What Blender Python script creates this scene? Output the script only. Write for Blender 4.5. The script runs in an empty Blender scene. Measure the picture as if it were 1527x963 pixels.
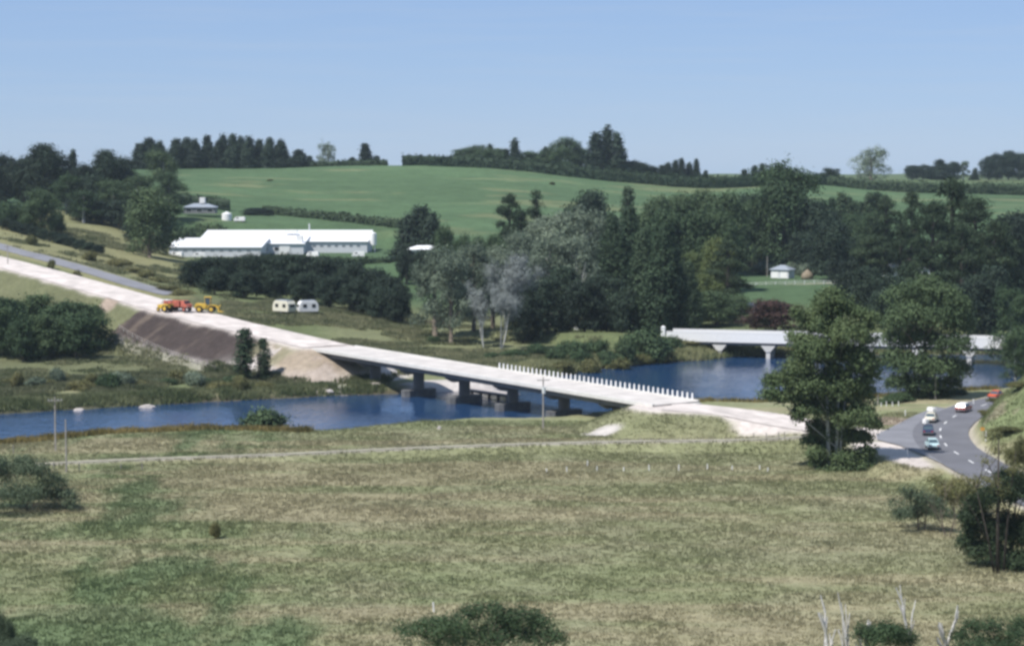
import bpy, bmesh, math, random
import numpy as np
from mathutils import Vector, Matrix

S = bpy.context.scene
C = S.collection
R = math.radians
rng = np.random.default_rng(7)
random.seed(7)

# ------------------------------------------------------------------ camera
CAM_H, FPX, CX, CY, HORIZ = 45.0, 3300.0, 763.5, 481.5, 230.0
TILT = math.atan((CY - HORIZ) / FPX)
cam_d = bpy.data.cameras.new('camera'); cam = bpy.data.objects.new('camera', cam_d); C.objects.link(cam)
cam.location = (0, 0, CAM_H); cam.rotation_euler = (R(90) - TILT, 0, 0)
cam_d.sensor_width = 36; cam_d.lens = 36 * FPX / 1527
cam_d.clip_start = 0.5; cam_d.clip_end = 20000
S.camera = cam

# ------------------------------------------------------------------ light, sky, exposure
SUN_EL, SUN_AZ = 56, 233            # azimuth clockwise from +Y (where the camera looks): the sun stands behind left
sd = bpy.data.lights.new('sun', 'SUN'); sun = bpy.data.objects.new('sun', sd); C.objects.link(sun)
sd.energy = 4.9; sd.angle = R(0.5); sd.color = (1.0, 0.965, 0.92)
sv = Vector((math.sin(R(SUN_AZ)) * math.cos(R(SUN_EL)), math.cos(R(SUN_AZ)) * math.cos(R(SUN_EL)), math.sin(R(SUN_EL))))
sun.rotation_euler = sv.to_track_quat('Z', 'Y').to_euler()
W = bpy.data.worlds.new('World'); S.world = W; W.use_nodes = True
nt = W.node_tree; bg = nt.nodes['Background']
sky = nt.nodes.new('ShaderNodeTexSky'); sky.sky_type = 'NISHITA'; sky.sun_disc = False
sky.sun_elevation = R(SUN_EL); sky.sun_rotation = R(SUN_AZ)
sky.altitude = 300; sky.air_density = 0.75; sky.dust_density = 0.1; sky.ozone_density = 4.0
mulc = nt.nodes.new('ShaderNodeMix'); mulc.data_type = 'RGBA'; mulc.blend_type = 'MULTIPLY'
mulc.inputs[0].default_value = 1.0; mulc.inputs[7].default_value = (0.82, 0.87, 1.07, 1)
nt.links.new(sky.outputs[0], mulc.inputs[6])
flat = nt.nodes.new('ShaderNodeMix'); flat.data_type = 'RGBA'; flat.inputs[0].default_value = .56; flat.inputs[7].default_value = (3.55, 5.05, 7.6, 1)
nt.links.new(mulc.outputs[2], flat.inputs[6])
# faint streaks of high cloud low in the sky (world directions)
wtc = nt.nodes.new('ShaderNodeTexCoord'); wmp = nt.nodes.new('ShaderNodeMapping'); wmp.inputs['Scale'].default_value = (5, 5, 90)
wno = nt.nodes.new('ShaderNodeTexNoise'); wno.inputs['Scale'].default_value = 2.2; wno.inputs['Detail'].default_value = 5
wmr = nt.nodes.new('ShaderNodeMapRange'); wmr.inputs[1].default_value = .46; wmr.inputs[2].default_value = .75; wmr.inputs[3].default_value = 0; wmr.inputs[4].default_value = .16
cl = nt.nodes.new('ShaderNodeMix'); cl.data_type = 'RGBA'; cl.inputs[7].default_value = (5.2, 6.0, 7.2, 1)
nt.links.new(wtc.outputs['Generated'], wmp.inputs[0]); nt.links.new(wmp.outputs[0], wno.inputs['Vector']); nt.links.new(wno.outputs[0], wmr.inputs[0]); nt.links.new(wmr.outputs[0], cl.inputs[0])
nt.links.new(flat.outputs[2], cl.inputs[6]); nt.links.new(cl.outputs[2], bg.inputs[0])
bg.inputs[1].default_value = 0.088
V = S.view_settings
S.display_settings.display_device = 'sRGB'
V.view_transform = 'Standard'; V.look = 'None'; V.gamma = 1; V.use_curve_mapping = False; V.exposure = 0.22
S.render.engine = 'CYCLES'
cy = S.cycles
cy.use_denoising = True
cy.max_bounces = 6; cy.diffuse_bounces = 3; cy.glossy_bounces = 3; cy.transmission_bounces = 3; cy.volume_bounces = 1
cy.transparent_max_bounces = 6; cy.sample_clamp_direct = 6; cy.sample_clamp_indirect = 4
cy.pixel_filter_type = 'BLACKMAN_HARRIS'; cy.filter_width = 3.0

# ------------------------------------------------------------------ picture geometry -> world points
CT, ST = math.cos(TILT), math.sin(TILT)
def ray(px, py):
    yc = (CY - py) / FPX
    return (px - CX) / FPX, CT + yc * ST, -ST + yc * CT
def at(px, py, D):
    X, Y, Z = ray(px, py); t = D / Y
    return X * t, D, CAM_H + Z * t
def onz(px, py, z):
    X, Y, Z = ray(px, py); t = (z - CAM_H) / Z
    return X * t, Y * t, z

# ------------------------------------------------------------------ noise
def _h(ix, iy, s):
    n = (ix.astype(np.int64) * 374761393 + iy.astype(np.int64) * 668265263 + s * 1442695041) & 0x7fffffff
    n = ((n ^ (n >> 13)) * 1274126177) & 0x7fffffff
    return ((n ^ (n >> 16)) & 0xffff) / 65535.0
def vnoise(x, y, s=0):
    x = np.asarray(x, float); y = np.asarray(y, float)
    ix, iy = np.floor(x), np.floor(y); fx, fy = x - ix, y - iy
    fx = fx * fx * (3 - 2 * fx); fy = fy * fy * (3 - 2 * fy)
    a, b, c, d = _h(ix, iy, s), _h(ix + 1, iy, s), _h(ix, iy + 1, s), _h(ix + 1, iy + 1, s)
    return (a * (1 - fx) + b * fx) * (1 - fy) + (c * (1 - fx) + d * fx) * fy
def fbm(x, y, s=0, o=4):
    r, a, t = 0, 0.5, 0
    for k in range(o):
        r = r + a * vnoise(x * 2 ** k, y * 2 ** k, s + k * 17); t += a; a *= 0.55
    return r / t
def sst(a, b, x):
    t = np.clip((x - a) / (b - a), 0, 1); return t * t * (3 - 2 * t)

# ------------------------------------------------------------------ terrain shape
COLS = [-800, -150, 0, 150, 300, 450, 600, 750, 900, 1050, 1200, 1350, 1527, 1700, 2400]
T = [
 (0,    [43.2] * 15), (70, [23.2] * 15), (140, [4.3] * 15), (185, [1.4] * 15), (330, [1.2] * 15), (430, [1.4] * 15),
 (450,  [3, 3, 2, 2, 2, 1.5, 1.5, 1.5, 1.5, 1.5, 1.5, 1.5, 1.5, 2, 3]),
 (480,  [8, 6, 4, 3.5, 3, 2.5, 2, 1.5, 1.5, 1.5, 1.5, 1.5, 1.5, 2, 4]),
 (520,  [14, 12, 11, 9, 8, 7, 3, 2, 2, 2, 2, 2, 2, 3, 6]),
 (560,  [20, 18, 17, 14.5, 9, 7, 3.5, 2.5, 2.5, 2.5, 2.5, 2.5, 3, 4, 8]),
 (620,  [24, 21, 20, 14.5, 9, 7.5, 4, 3.2, 3, 3, 3, 3, 4, 5, 10]),
 (700,  [28, 25, 22.5, 16, 10, 8, 7, 6, 5, 5, 5, 5, 6, 8, 12]),
 (745,  [29, 26, 23.5, 19.5, 10.5, 10, 9, 8, 7, 6, 6, 7, 8, 9, 13]),
 (790,  [30, 27, 25, 22, 14, 12, 11.5, 11, 9, 7.5, 8, 9, 11, 12, 15]),
 (850,  [31, 29, 27, 25, 21, 19, 18.2, 17, 15, 12, 13, 14, 15, 16, 18]),
 (950,  [34, 33, 32, 31, 28, 26, 25, 25, 22.5, 19, 20, 20, 20.5, 21, 22]),
 (1100, [38, 38, 38, 38.5, 38.5, 38.5, 39.7, 38.2, 32.5, 29.2, 30.5, 26.5, 25.6, 25, 25]),
 (1200, [37, 37, 37, 37.5, 37.5, 37.5, 38.0, 36.5, 31.5, 28.5, 29.5, 26.0, 25.4, 25, 25]),
 (1500, [28, 28, 28, 28, 28, 28, 28, 28, 26, 26, 26, 27.5, 27.5, 27, 25]),
 (1700, [24] * 15), (2700, [21] * 15)]
GP = np.linspace(-800, 2400, 321); GD = np.concatenate([np.linspace(0, 1300, 521), np.linspace(1320, 2700, 98)])
_tab = np.array([t[1] for t in T], float); _td = np.array([t[0] for t in T], float)
_a = np.array([np.interp(GP, COLS, r) for r in _tab])
GZ = np.array([np.interp(GD, _td, _a[:, j]) for j in range(len(GP))]).T
def _blur(A, k, ax):
    w = np.hanning(2 * k + 3)[1:-1]; w /= w.sum()
    P = np.pad(A, [(k, k) if i == ax else (0, 0) for i in (0, 1)], mode='edge')
    return np.apply_along_axis(lambda v: np.convolve(v, w, 'valid'), ax, P)
_near = GZ.copy()
GZ = _blur(_blur(GZ, 9, 1), 9, 0)
def tab(X, D):
    px = np.clip(CX + FPX * X / np.maximum(D, 5), -799, 2399); D = np.clip(D, 0, 2695)
    fi = (px + 800) / 10; j = fi.astype(int); fx = fi - j
    i = np.clip(np.searchsorted(GD, D, side='right') - 1, 0, len(GD) - 2)
    fy = (D - GD[i]) / (GD[i + 1] - GD[i])
    return (GZ[i, j] * (1 - fx) + GZ[i, j + 1] * fx) * (1 - fy) + (GZ[i + 1, j] * (1 - fx) + GZ[i + 1, j + 1] * fx) * fy

def smooth_line(P, n=2):
    P = [np.array(p, float) for p in P]
    for _ in range(n):
        Q = [P[0]]
        for a, b in zip(P[:-1], P[1:]): Q += [a * .75 + b * .25, a * .25 + b * .75]
        P = Q + [P[-1]]
    return np.array(P)
def dist_line(X, Y, P):
    best = np.full(X.shape, 1e9); zb = np.zeros(X.shape)
    for a, b in zip(P[:-1], P[1:]):
        d = b - a; L = d[0] ** 2 + d[1] ** 2 + 1e-9
        t = np.clip(((X - a[0]) * d[0] + (Y - a[1]) * d[1]) / L, 0, 1)
        q = np.hypot(X - a[0] - t * d[0], Y - a[1] - t * d[1])
        m = q < best
        best = np.where(m, q, best); zb = np.where(m, a[2] + t * d[2], zb)
    return best, zb

# river outline on the water level (z = 0), traced round
RIV = [(-700, 690), (0, 668), (60, 662), (150, 653), (350, 647), (450, 650), (500, 648), (600, 638), (700, 631), (830, 629), (905, 618),
       (960, 611), (1050, 604), (1130, 606), (1230, 603), (1300, 599), (1380, 592), (1450, 589), (1490, 585), (1527, 574), (1700, 560), (2300, 553),
       (2300, 520), (1527, 528), (1300, 530), (1120, 531), (1085, 533), (1050, 538), (980, 541), (900, 549), (850, 557), (800, 568), (750, 579), (700, 583),
       (620, 586), (560, 588), (500, 590), (420, 594), (380, 596), (250, 603), (100, 611), (0, 617), (-700, 636)]
RP = np.array([onz(a, b, 0)[:2] for a, b in RIV])
def river_sd(X, Y):
    d = np.full(X.shape, 1e9); ins = np.zeros(X.shape, bool)
    n = len(RP)
    for i in range(n):
        a, b = RP[i], RP[(i + 1) % n]; e = b - a
        t = np.clip(((X - a[0]) * e[0] + (Y - a[1]) * e[1]) / (e @ e), 0, 1)
        d = np.minimum(d, np.hypot(X - a[0] - t * e[0], Y - a[1] - t * e[1]))
        c = ((a[1] > Y) != (b[1] > Y)) & (X < (b[0] - a[0]) * (Y - a[1]) / (b[1] - a[1] + 1e-12) + a[0])
        ins ^= c
    return np.where(ins, -d, d)

# new bridge axis
BL, BR = np.array([-35, 434, 7.1]), np.array([26.5, 355, 5.0])
BLEN = float(np.hypot(*(BR - BL)[:2])); BD = (BR - BL) / BLEN; BN = np.array([-BD[1], BD[0], 0])   # BN points away, to the far edge
def bp(s, t, h=0.0): return BL + BD * s + BN * t + np.array([0, 0, h])

L_new = smooth_line([bp(-3, 0), (-47.3, 450, 8.2), (-65.7, 473.5, 9.9), (-96.4, 513, 14.2), (-127, 552, 18.2), (-160, 592, 22), (-215, 660, 27)])
L_app = smooth_line([bp(BLEN + 1.5, -3, -.1), bp(BLEN + 6, 0, -.1), (36.5, 349.5, 4.1), (44, 342.5, 3.3), (53.6, 333, 2.85), (61, 331, 2.8)])
L_main = smooth_line([(90, 130, 9), (80, 170, 4.5), (72, 215, 3), (66, 262, 2.8), (63.5, 292, 2.8), (62.9, 309.5, 2.8), (62.9, 317, 2.8), (63.5, 324, 2.8), (64.6, 332.4, 2.8),
                      (66.2, 339.7, 2.8), (68.5, 347.3, 2.8), (71.4, 355.3, 2.8), (75.9, 364.6, 2.8), (80.3, 372.4, 2.8), (84.5, 378.4, 2.8), (92, 389, 2.9), (103, 404, 3.2),
                      (117, 424, 3.8), (136, 446, 4.5), (165, 462, 5)])
L_old = smooth_line([at(-150, 320, 670), at(-50, 350, 640), at(0, 368, 610), at(70, 385, 590), at(140, 405, 560), at(210, 427, 545), at(262, 440, 538)])
L_trk = smooth_line([onz(-160, 702, 1.5), onz(40, 691, 1.55), onz(200, 683, 1.7), onz(400, 677, 1.9), onz(640, 665, 2.2), onz(930, 656, 2.4), onz(1110, 655, 2.7), onz(1205, 649, 3.0)])
L_far = smooth_line([at(1040, 432, 690), at(1110, 427, 690), at(1180, 424, 690), at(1270, 421, 690), at(1340, 424, 690)])
OB0, OB1 = np.array([35.5, 496, 4.6]), np.array([150, 463.5, 4.6])
L_oapp = smooth_line([OB0 + np.array([-1, .3, 0]), (22, 503, 4.4), (5, 516, 4.0), (-20, 530, 3.2)])
L_oapp2 = smooth_line([OB1 + np.array([-1, .3, 0]), (190, 452, 5), (260, 430, 7)])

HILLC = (113, 329)
MOUNDS = [(at(633, 363, 700)[0], 700, 5.5, 15), (at(1352, 403, 640)[0], 640, 5.5, 18)]
L_apr = np.array([onz(1398, 690, 2.8), onz(1362, 676, 2.8), onz(1316, 655, 2.8), onz(1345, 634, 2.8), onz(1398, 612, 2.8), onz(1362, 652, 2.8)])
def terrain(X, Y):
    X = np.asarray(X, float); Y = np.asarray(Y, float)
    z = tab(X, Y)
    near = sst(150, 200, Y)
    z = z + (fbm(X / 26, Y / 26, 3) - .5) * 0.5 * near + (fbm(X / 90, Y / 90, 5) - .5) * 4.0 * sst(600, 900, Y) + (fbm(X / 3.1, Y / 3.1, 9, 3) - .5) * 0.22 * near
    # factory pad
    px = CX + FPX * X / np.maximum(Y, 5)
    m = sst(215, 255, px) * (1 - sst(570, 610, px)) * sst(705, 738, Y) * (1 - sst(806, 835, Y))
    z = z * (1 - m) + 10.5 * m
    for mx_, my_, mh_, mr_ in MOUNDS: z = z + mh_ * np.exp(-((X - mx_) ** 2 + (Y - my_) ** 2) / mr_ ** 2)
    r = river_sd(X, Y)
    wob = (fbm(X / 5.0, Y / 5.0, 21, 3) - .5) * 2.4
    r2 = r + wob
    z = np.where(r2 < 0, np.maximum(-2.0, r2 * .35 - .08), np.minimum(z, .12 + .38 * r2))
    D = {'riv': r2}
    for key, P, hw, sl in (('trk', L_trk, 1.9, .45), ('oapp', L_oapp, 4, .6), ('oapp2', L_oapp2, 4, .6), ('old', L_old, 4.2, .5), ('new', L_new, 6.2, .62), ('app', L_app, 6.0, .40), ('apr', L_apr, 6.5, .5), ('main', L_main, 5.4, .5), ('far', L_far, 2.5, .4)):
        d, zr = dist_line(X, Y, P)
        e = np.maximum(d - hw, 0) * sl
        if key == 'far': zr = z * 0 + np.interp(X, P[:, 0], P[:, 2]) ; zr = np.where(d < 14, zr, z)
        z = np.clip(z, zr - .15 - e, zr - .15 + e * (1.0 if key != 'trk' else 1.6))
        D[key] = d
    b = 1 - sst(0.25, 1.0, np.hypot((X - HILLC[0]) / 50, (Y - HILLC[1]) / 44))
    hz = np.minimum(2.7 + 1.2 * np.maximum(D['main'] - 4.7, 0), 2.7 + 26 * b)
    hz = hz + (fbm(X / 7, Y / 7, 31) - .5) * 1.2 * sst(0, .2, b)
    D['hill'] = b * (D['main'] > 5.8)
    z = np.where((D['main'] > 4.7) & (b > 0), np.maximum(z, hz), z)
    return z, D
def gz(x, y):
    return float(terrain(np.array([x]), np.array([y]))[0][0])

def hit(px, py, d0=150, d1=1300, road=None):
    """where the line of sight through a picture point meets the ground (or a road line)"""
    X_, Y_, Z_ = ray(px, py); D = np.linspace(d0, d1, 1800); t_ = D / Y_; x = X_ * t_; zz = CAM_H + Z_ * t_
    if road is None: g = terrain(x, D)[0]
    else: g = dist_line(x, D, road)[1]
    k = np.where(zz < g)[0]; k = int(k[0]) if len(k) else len(D) - 1
    return float(x[k]), float(D[k]), float(g[k])

# ------------------------------------------------------------------ material helpers
def pmat(name, col, rough=.75, spec=.3, metal=0, noise=0, nscale=3, bump=0, bscale=20):
    m = bpy.data.materials.new(name); m.use_nodes = True; t = m.node_tree; b = t.nodes['Principled BSDF']
    b.inputs['Roughness'].default_value = rough; b.inputs['Specular IOR Level'].default_value = spec; b.inputs['Metallic'].default_value = metal
    b.inputs['Base Color'].default_value = (*col, 1)
    if noise:
        tc = t.nodes.new('ShaderNodeTexCoord'); n = t.nodes.new('ShaderNodeTexNoise'); n.inputs['Scale'].default_value = nscale; n.inputs['Detail'].default_value = 6
        r = t.nodes.new('ShaderNodeValToRGB'); r.color_ramp.elements[0].position = .3; r.color_ramp.elements[1].position = .7
        r.color_ramp.elements[0].color = (*[c * (1 - noise) for c in col], 1); r.color_ramp.elements[1].color = (*[min(1, c * (1 + noise)) for c in col], 1)
        t.links.new(tc.outputs['Object'], n.inputs['Vector']); t.links.new(n.outputs[0], r.inputs[0]); t.links.new(r.outputs[0], b.inputs['Base Color'])
    if bump:
        tc = t.nodes.new('ShaderNodeTexCoord'); n = t.nodes.new('ShaderNodeTexNoise'); n.inputs['Scale'].default_value = bscale; n.inputs['Detail'].default_value = 5
        bu = t.nodes.new('ShaderNodeBump'); bu.inputs['Strength'].default_value = bump; bu.inputs['Distance'].default_value = .2
        t.links.new(tc.outputs['Object'], n.inputs['Vector']); t.links.new(n.outputs[0], bu.inputs['Height']); t.links.new(bu.outputs[0], b.inputs['Normal'])
    return m
def leafmat(name, dark, light, rough=.6, trans=.25):
    m = bpy.data.materials.new(name); m.use_nodes = True; t = m.node_tree; b = t.nodes['Principled BSDF']; out = t.nodes['Material Output']
    a = t.nodes.new('ShaderNodeAttribute'); a.attribute_name = 'tint'
    r = t.nodes.new('ShaderNodeMix'); r.data_type = 'RGBA'; r.inputs[6].default_value = (*dark, 1); r.inputs[7].default_value = (*light, 1)
    t.links.new(a.outputs['Fac'], r.inputs[0])
    oi = t.nodes.new('ShaderNodeObjectInfo'); hs = t.nodes.new('ShaderNodeHueSaturation')
    mr = t.nodes.new('ShaderNodeMapRange'); mr.inputs[3].default_value = .78; mr.inputs[4].default_value = 1.25
    mh = t.nodes.new('ShaderNodeMapRange'); mh.inputs[3].default_value = .515; mh.inputs[4].default_value = .485
    t.links.new(oi.outputs['Random'], mr.inputs[0]); t.links.new(mr.outputs[0], hs.inputs['Value'])
    t.links.new(oi.outputs['Random'], mh.inputs[0]); t.links.new(mh.outputs[0], hs.inputs['Hue']); t.links.new(r.outputs[2], hs.inputs['Color'])
    t.links.new(hs.outputs[0], b.inputs['Base Color'])
    b.inputs['Roughness'].default_value = rough; b.inputs['Specular IOR Level'].default_value = .12
    tr = t.nodes.new('ShaderNodeBsdfTranslucent'); t.links.new(hs.outputs[0], tr.inputs[0])
    mx = t.nodes.new('ShaderNodeMixShader'); mx.inputs[0].default_value = trans
    t.links.new(b.outputs[0], mx.inputs[1]); t.links.new(tr.outputs[0], mx.inputs[2]); t.links.new(mx.outputs[0], out.inputs[0])
    return m
M = dict(
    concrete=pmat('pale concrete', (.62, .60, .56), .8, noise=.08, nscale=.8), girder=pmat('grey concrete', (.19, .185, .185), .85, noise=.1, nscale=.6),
    pilecap=pmat('dark concrete', (.13, .13, .13), .8, noise=.25, nscale=1.2), deck=pmat('dusty deck surface', (.54, .50, .46), .9, noise=.14, nscale=.35),  # pile caps: a darker concrete tone than the rest of the piers
    white=pmat('white paint', (.80, .79, .77), .6, noise=.04), roofwhite=pmat('white iron roof', (.80, .80, .79), .5, noise=.03, nscale=.3),
    wallgrey=pmat('pale grey wall', (.60, .61, .63), .8, noise=.05), roofblue=pmat('pale blue-grey iron roof', (.27, .30, .34), .5),
    darkglass=pmat('dark window glass', (.02, .025, .03), .1, .5), carglass=pmat('car glass', (.06, .09, .11), .22, .5),
    cream=pmat('cream paint', (.72, .68, .55), .35, .5), aqua=pmat('pale aqua paint', (.50, .66, .66), .3, .5), navy=pmat('navy paint', (.03, .04, .09), .25, .5),
    red=pmat('dull red paint', (.46, .13, .09), .6, .3, noise=.3, nscale=1.2), orange=pmat('orange red paint', (.55, .10, .03), .35, .5), maroon=pmat('dark red car paint', (.30, .05, .03), .3, .5),
    yellow=pmat('yellow machine paint', (.64, .42, .06), .6, .3, noise=.3, nscale=1.5), skyglass=pmat('pale window glass', (.16, .19, .22), .2, .5), housegrey=pmat('dark grey wall', (.20, .20, .21), .8), chrome=pmat('chrome', (.5, .5, .5), .4, .5, 1), tan=pmat('tan paint', (.35, .2, .1), .4),
    rubber=pmat('tyre rubber', (.02, .02, .02), .85), steel=pmat('dark steel', (.08, .08, .085), .5, .4, .5), lampred=pmat('red lamp glass', (.4, .02, .02), .2),
    lampclear=pmat('clear lamp glass', (.7, .7, .65), .1), wood=pmat('weathered grey wood', (.34, .31, .28), .9, noise=.2, nscale=1.5),
    timber=pmat('dark timber', (.10, .08, .07), .9, noise=.3, nscale=2), bark=pmat('grey brown bark', (.16, .13, .10), .9, noise=.3, nscale=2),
    palebark=pmat('pale grey bark', (.36, .365, .345), .85, noise=.25, nscale=1.5), darkbark=pmat('dark bark', (.05, .042, .035), .9), deadwood=pmat('bleached dead wood', (.55, .53, .50), .85, noise=.15),
    hay=pmat('hay', (.23, .19, .135), .95, noise=.2, nscale=2), rock=pmat('pale rock', (.42, .38, .35), .9, noise=.2, nscale=2),
    insul=pmat('pale insulator', (.6, .62, .62), .3), signorange=pmat('orange sign board', (.5, .25, .05), .6), skin=pmat('skin', (.45, .28, .2), .6),
)
F = dict(
    conifer=leafmat('dark conifer foliage', (0.013, 0.022, 0.016), (0.045, 0.070, 0.045), trans=.12),
    pine=leafmat('pine foliage', (0.015, 0.028, 0.016), (0.061, 0.092, 0.046), trans=.15),
    broad=leafmat('broadleaf foliage', (0.030, 0.054, 0.028), (0.101, 0.151, 0.071), trans=.22),
    gum=leafmat('grey green foliage', (0.069, 0.099, 0.070), (0.253, 0.304, 0.216), trans=.22),
    pop=leafmat('poplar foliage', (0.022, 0.043, 0.025), (0.082, 0.122, 0.065), trans=.2),
    silver=leafmat('silver poplar foliage', (.055, .092, .040), (.155, .198, .092), trans=.25),
    yel=leafmat('yellow green foliage', (0.060, 0.090, 0.032), (0.190, 0.225, 0.085), trans=.28),
    olive=leafmat('olive scrub foliage', (0.072, 0.081, 0.034), (0.222, 0.212, 0.091), trans=.2),
    red=leafmat('maroon foliage', (0.045, 0.030, 0.026), (0.100, 0.060, 0.048), trans=.2),
    grey=leafmat('grey twigs', (0.120, 0.135, 0.130), (0.260, 0.285, 0.272), trans=.1),
    willow=leafmat('willow foliage', (0.042, 0.066, 0.040), (0.120, 0.155, 0.092), trans=.2),
    hedge=leafmat('hedge foliage', (0.023, 0.041, 0.023), (0.068, 0.099, 0.051), trans=.12),
    grass=leafmat('dry grass', (0.000, 0.000, 0.000), (1.000, 1.000, 1.000)), reed=leafmat('reeds', (0.085, 0.115, 0.050), (0.300, 0.300, 0.160), trans=.25),
    brown=leafmat('brown rushes', (0.130, 0.115, 0.045), (0.340, 0.260, 0.110), trans=.25), scrub=leafmat('flax and rushes', (0.080, 0.105, 0.050), (0.270, 0.260, 0.150), trans=.22),
)

# ------------------------------------------------------------------ object helpers
def tag(o, label=None, cat=None, group=None, kind=None):
    if label: o['label'] = label
    if cat: o['category'] = cat
    if group: o['group'] = group
    if kind: o['kind'] = kind
    return o
def link(name, me, mat=None, parent=None):
    if mat and not me.materials: me.materials.append(mat)
    o = bpy.data.objects.new(name, me); C.objects.link(o)
    if parent: o.parent = parent
    return o
def empty(name, loc, rz=0, sc=(1, 1, 1)):
    o = bpy.data.objects.new(name, None); C.objects.link(o); o.location = loc; o.rotation_euler = (0, 0, rz); o.scale = sc
    o.empty_display_size = .5
    return o
def copy_tree(o, parent=None):
    c = o.copy(); C.objects.link(c)
    if parent: c.parent = parent
    for ch in o.children: copy_tree(ch, c)
    return c
def npmesh(name, Vt, Fc, tint=None, col=None, smooth=False):
    """Vt n x 3, Fc m x k (k = 3 or 4)"""
    me = bpy.data.meshes.new(name); n, (m, k) = len(Vt), Fc.shape
    me.vertices.add(n); me.vertices.foreach_set('co', np.ascontiguousarray(Vt, np.float32).ravel())
    me.loops.add(m * k); me.loops.foreach_set('vertex_index', np.ascontiguousarray(Fc, np.int32).ravel())
    me.polygons.add(m); me.polygons.foreach_set('loop_start', np.arange(0, m * k, k, dtype=np.int32))
    if smooth: me.polygons.foreach_set('use_smooth', np.ones(m, bool))
    if tint is not None:
        a = me.attributes.new('tint', 'FLOAT', 'POINT'); a.data.foreach_set('value', np.ascontiguousarray(tint, np.float32))
    if col is not None:
        a = me.attributes.new('zone', 'FLOAT_COLOR', 'POINT'); a.data.foreach_set('color', np.ascontiguousarray(col, np.float32).ravel())
    me.update(calc_edges=True); me.validate()
    return me
class MB:
    def __init__(s): s.v, s.f = [], []
    def add(s, v, f):
        n = len(s.v); s.v += [tuple(map(float, p)) for p in v]; s.f += [[i + n for i in q] for q in f]; return s
    def hexa(s, P):       # 8 points: bottom ring then top ring
        return s.add(P, [(3, 2, 1, 0), (4, 5, 6, 7), (0, 1, 5, 4), (1, 2, 6, 5), (2, 3, 7, 6), (3, 0, 4, 7)])
    def box(s, c, d, rz=0):
        x, y, z = d[0] / 2, d[1] / 2, d[2] / 2; ca, sa = math.cos(rz), math.sin(rz)
        q = [(-x, -y), (x, -y), (x, y), (-x, y)]
        q = [(c[0] + a * ca - b * sa, c[1] + a * sa + b * ca) for a, b in q]
        return s.hexa([(a, b, c[2] - z) for a, b in q] + [(a, b, c[2] + z) for a, b in q])
    def tube(s, pts, rad, n=7, cap=True):
        pts = [Vector(p) for p in pts]; base = len(s.v); V_ = []; f = []
        for i, p in enumerate(pts):
            d = (pts[min(i + 1, len(pts) - 1)] - pts[max(i - 1, 0)]).normalized()
            u = d.cross(Vector((0, 0, 1)) if abs(d.z) < .95 else Vector((1, 0, 0))).normalized(); w = d.cross(u)
            for k in range(n):
                a = 2 * math.pi * k / n; V_.append(p + (u * math.cos(a) + w * math.sin(a)) * rad[i])
        for i in range(len(pts) - 1):
            for k in range(n): f.append((i * n + k, i * n + (k + 1) % n, (i + 1) * n + (k + 1) % n, (i + 1) * n + k))
        if cap: f += [tuple(range(n)), tuple(reversed(range((len(pts) - 1) * n, len(pts) * n)))]
        return s.add(V_, f)
    def prism(s, prof, x0, x1, inset=0.0, zmid=None):   # profile of (y, z) points extruded along x; inset narrows the points above zmid
        n = len(prof); V_ = []
        for sx, x in ((-1, x0), (1, x1)):
            for y, z in prof: V_.append((x - sx * (inset if zmid is not None and z > zmid else 0), y, z))
        f = [tuple(range(n)), tuple(reversed(range(n, 2 * n)))] + [(i, i + n, (i + 1) % n + n, (i + 1) % n) for i in range(n)]
        return s.add(V_, f)
    def build(s, name, mat, parent=None, bevel=0, seg=2, smooth=False):
        me = bpy.data.meshes.new(name); me.from_pydata(s.v, [], s.f)
        bm = bmesh.new(); bm.from_mesh(me); bmesh.ops.recalc_face_normals(bm, faces=bm.faces)
        if bevel: bmesh.ops.bevel(bm, geom=list(bm.edges), offset=bevel, segments=seg, affect='EDGES', clamp_overlap=True)
        if smooth:
            for f in bm.faces: f.smooth = True
        bm.to_mesh(me); bm.free(); me.update()
        return link(name, me, mat, parent)
ORD = ['first', 'second', 'third', 'fourth', 'fifth', 'sixth', 'seventh', 'eighth', 'ninth', 'tenth', 'eleventh', 'twelfth', 'thirteenth', 'fourteenth', 'fifteenth',
       'sixteenth', 'seventeenth', 'eighteenth', 'nineteenth', 'twentieth', 'twenty-first', 'twenty-second', 'twenty-third', 'twenty-fourth']

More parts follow.
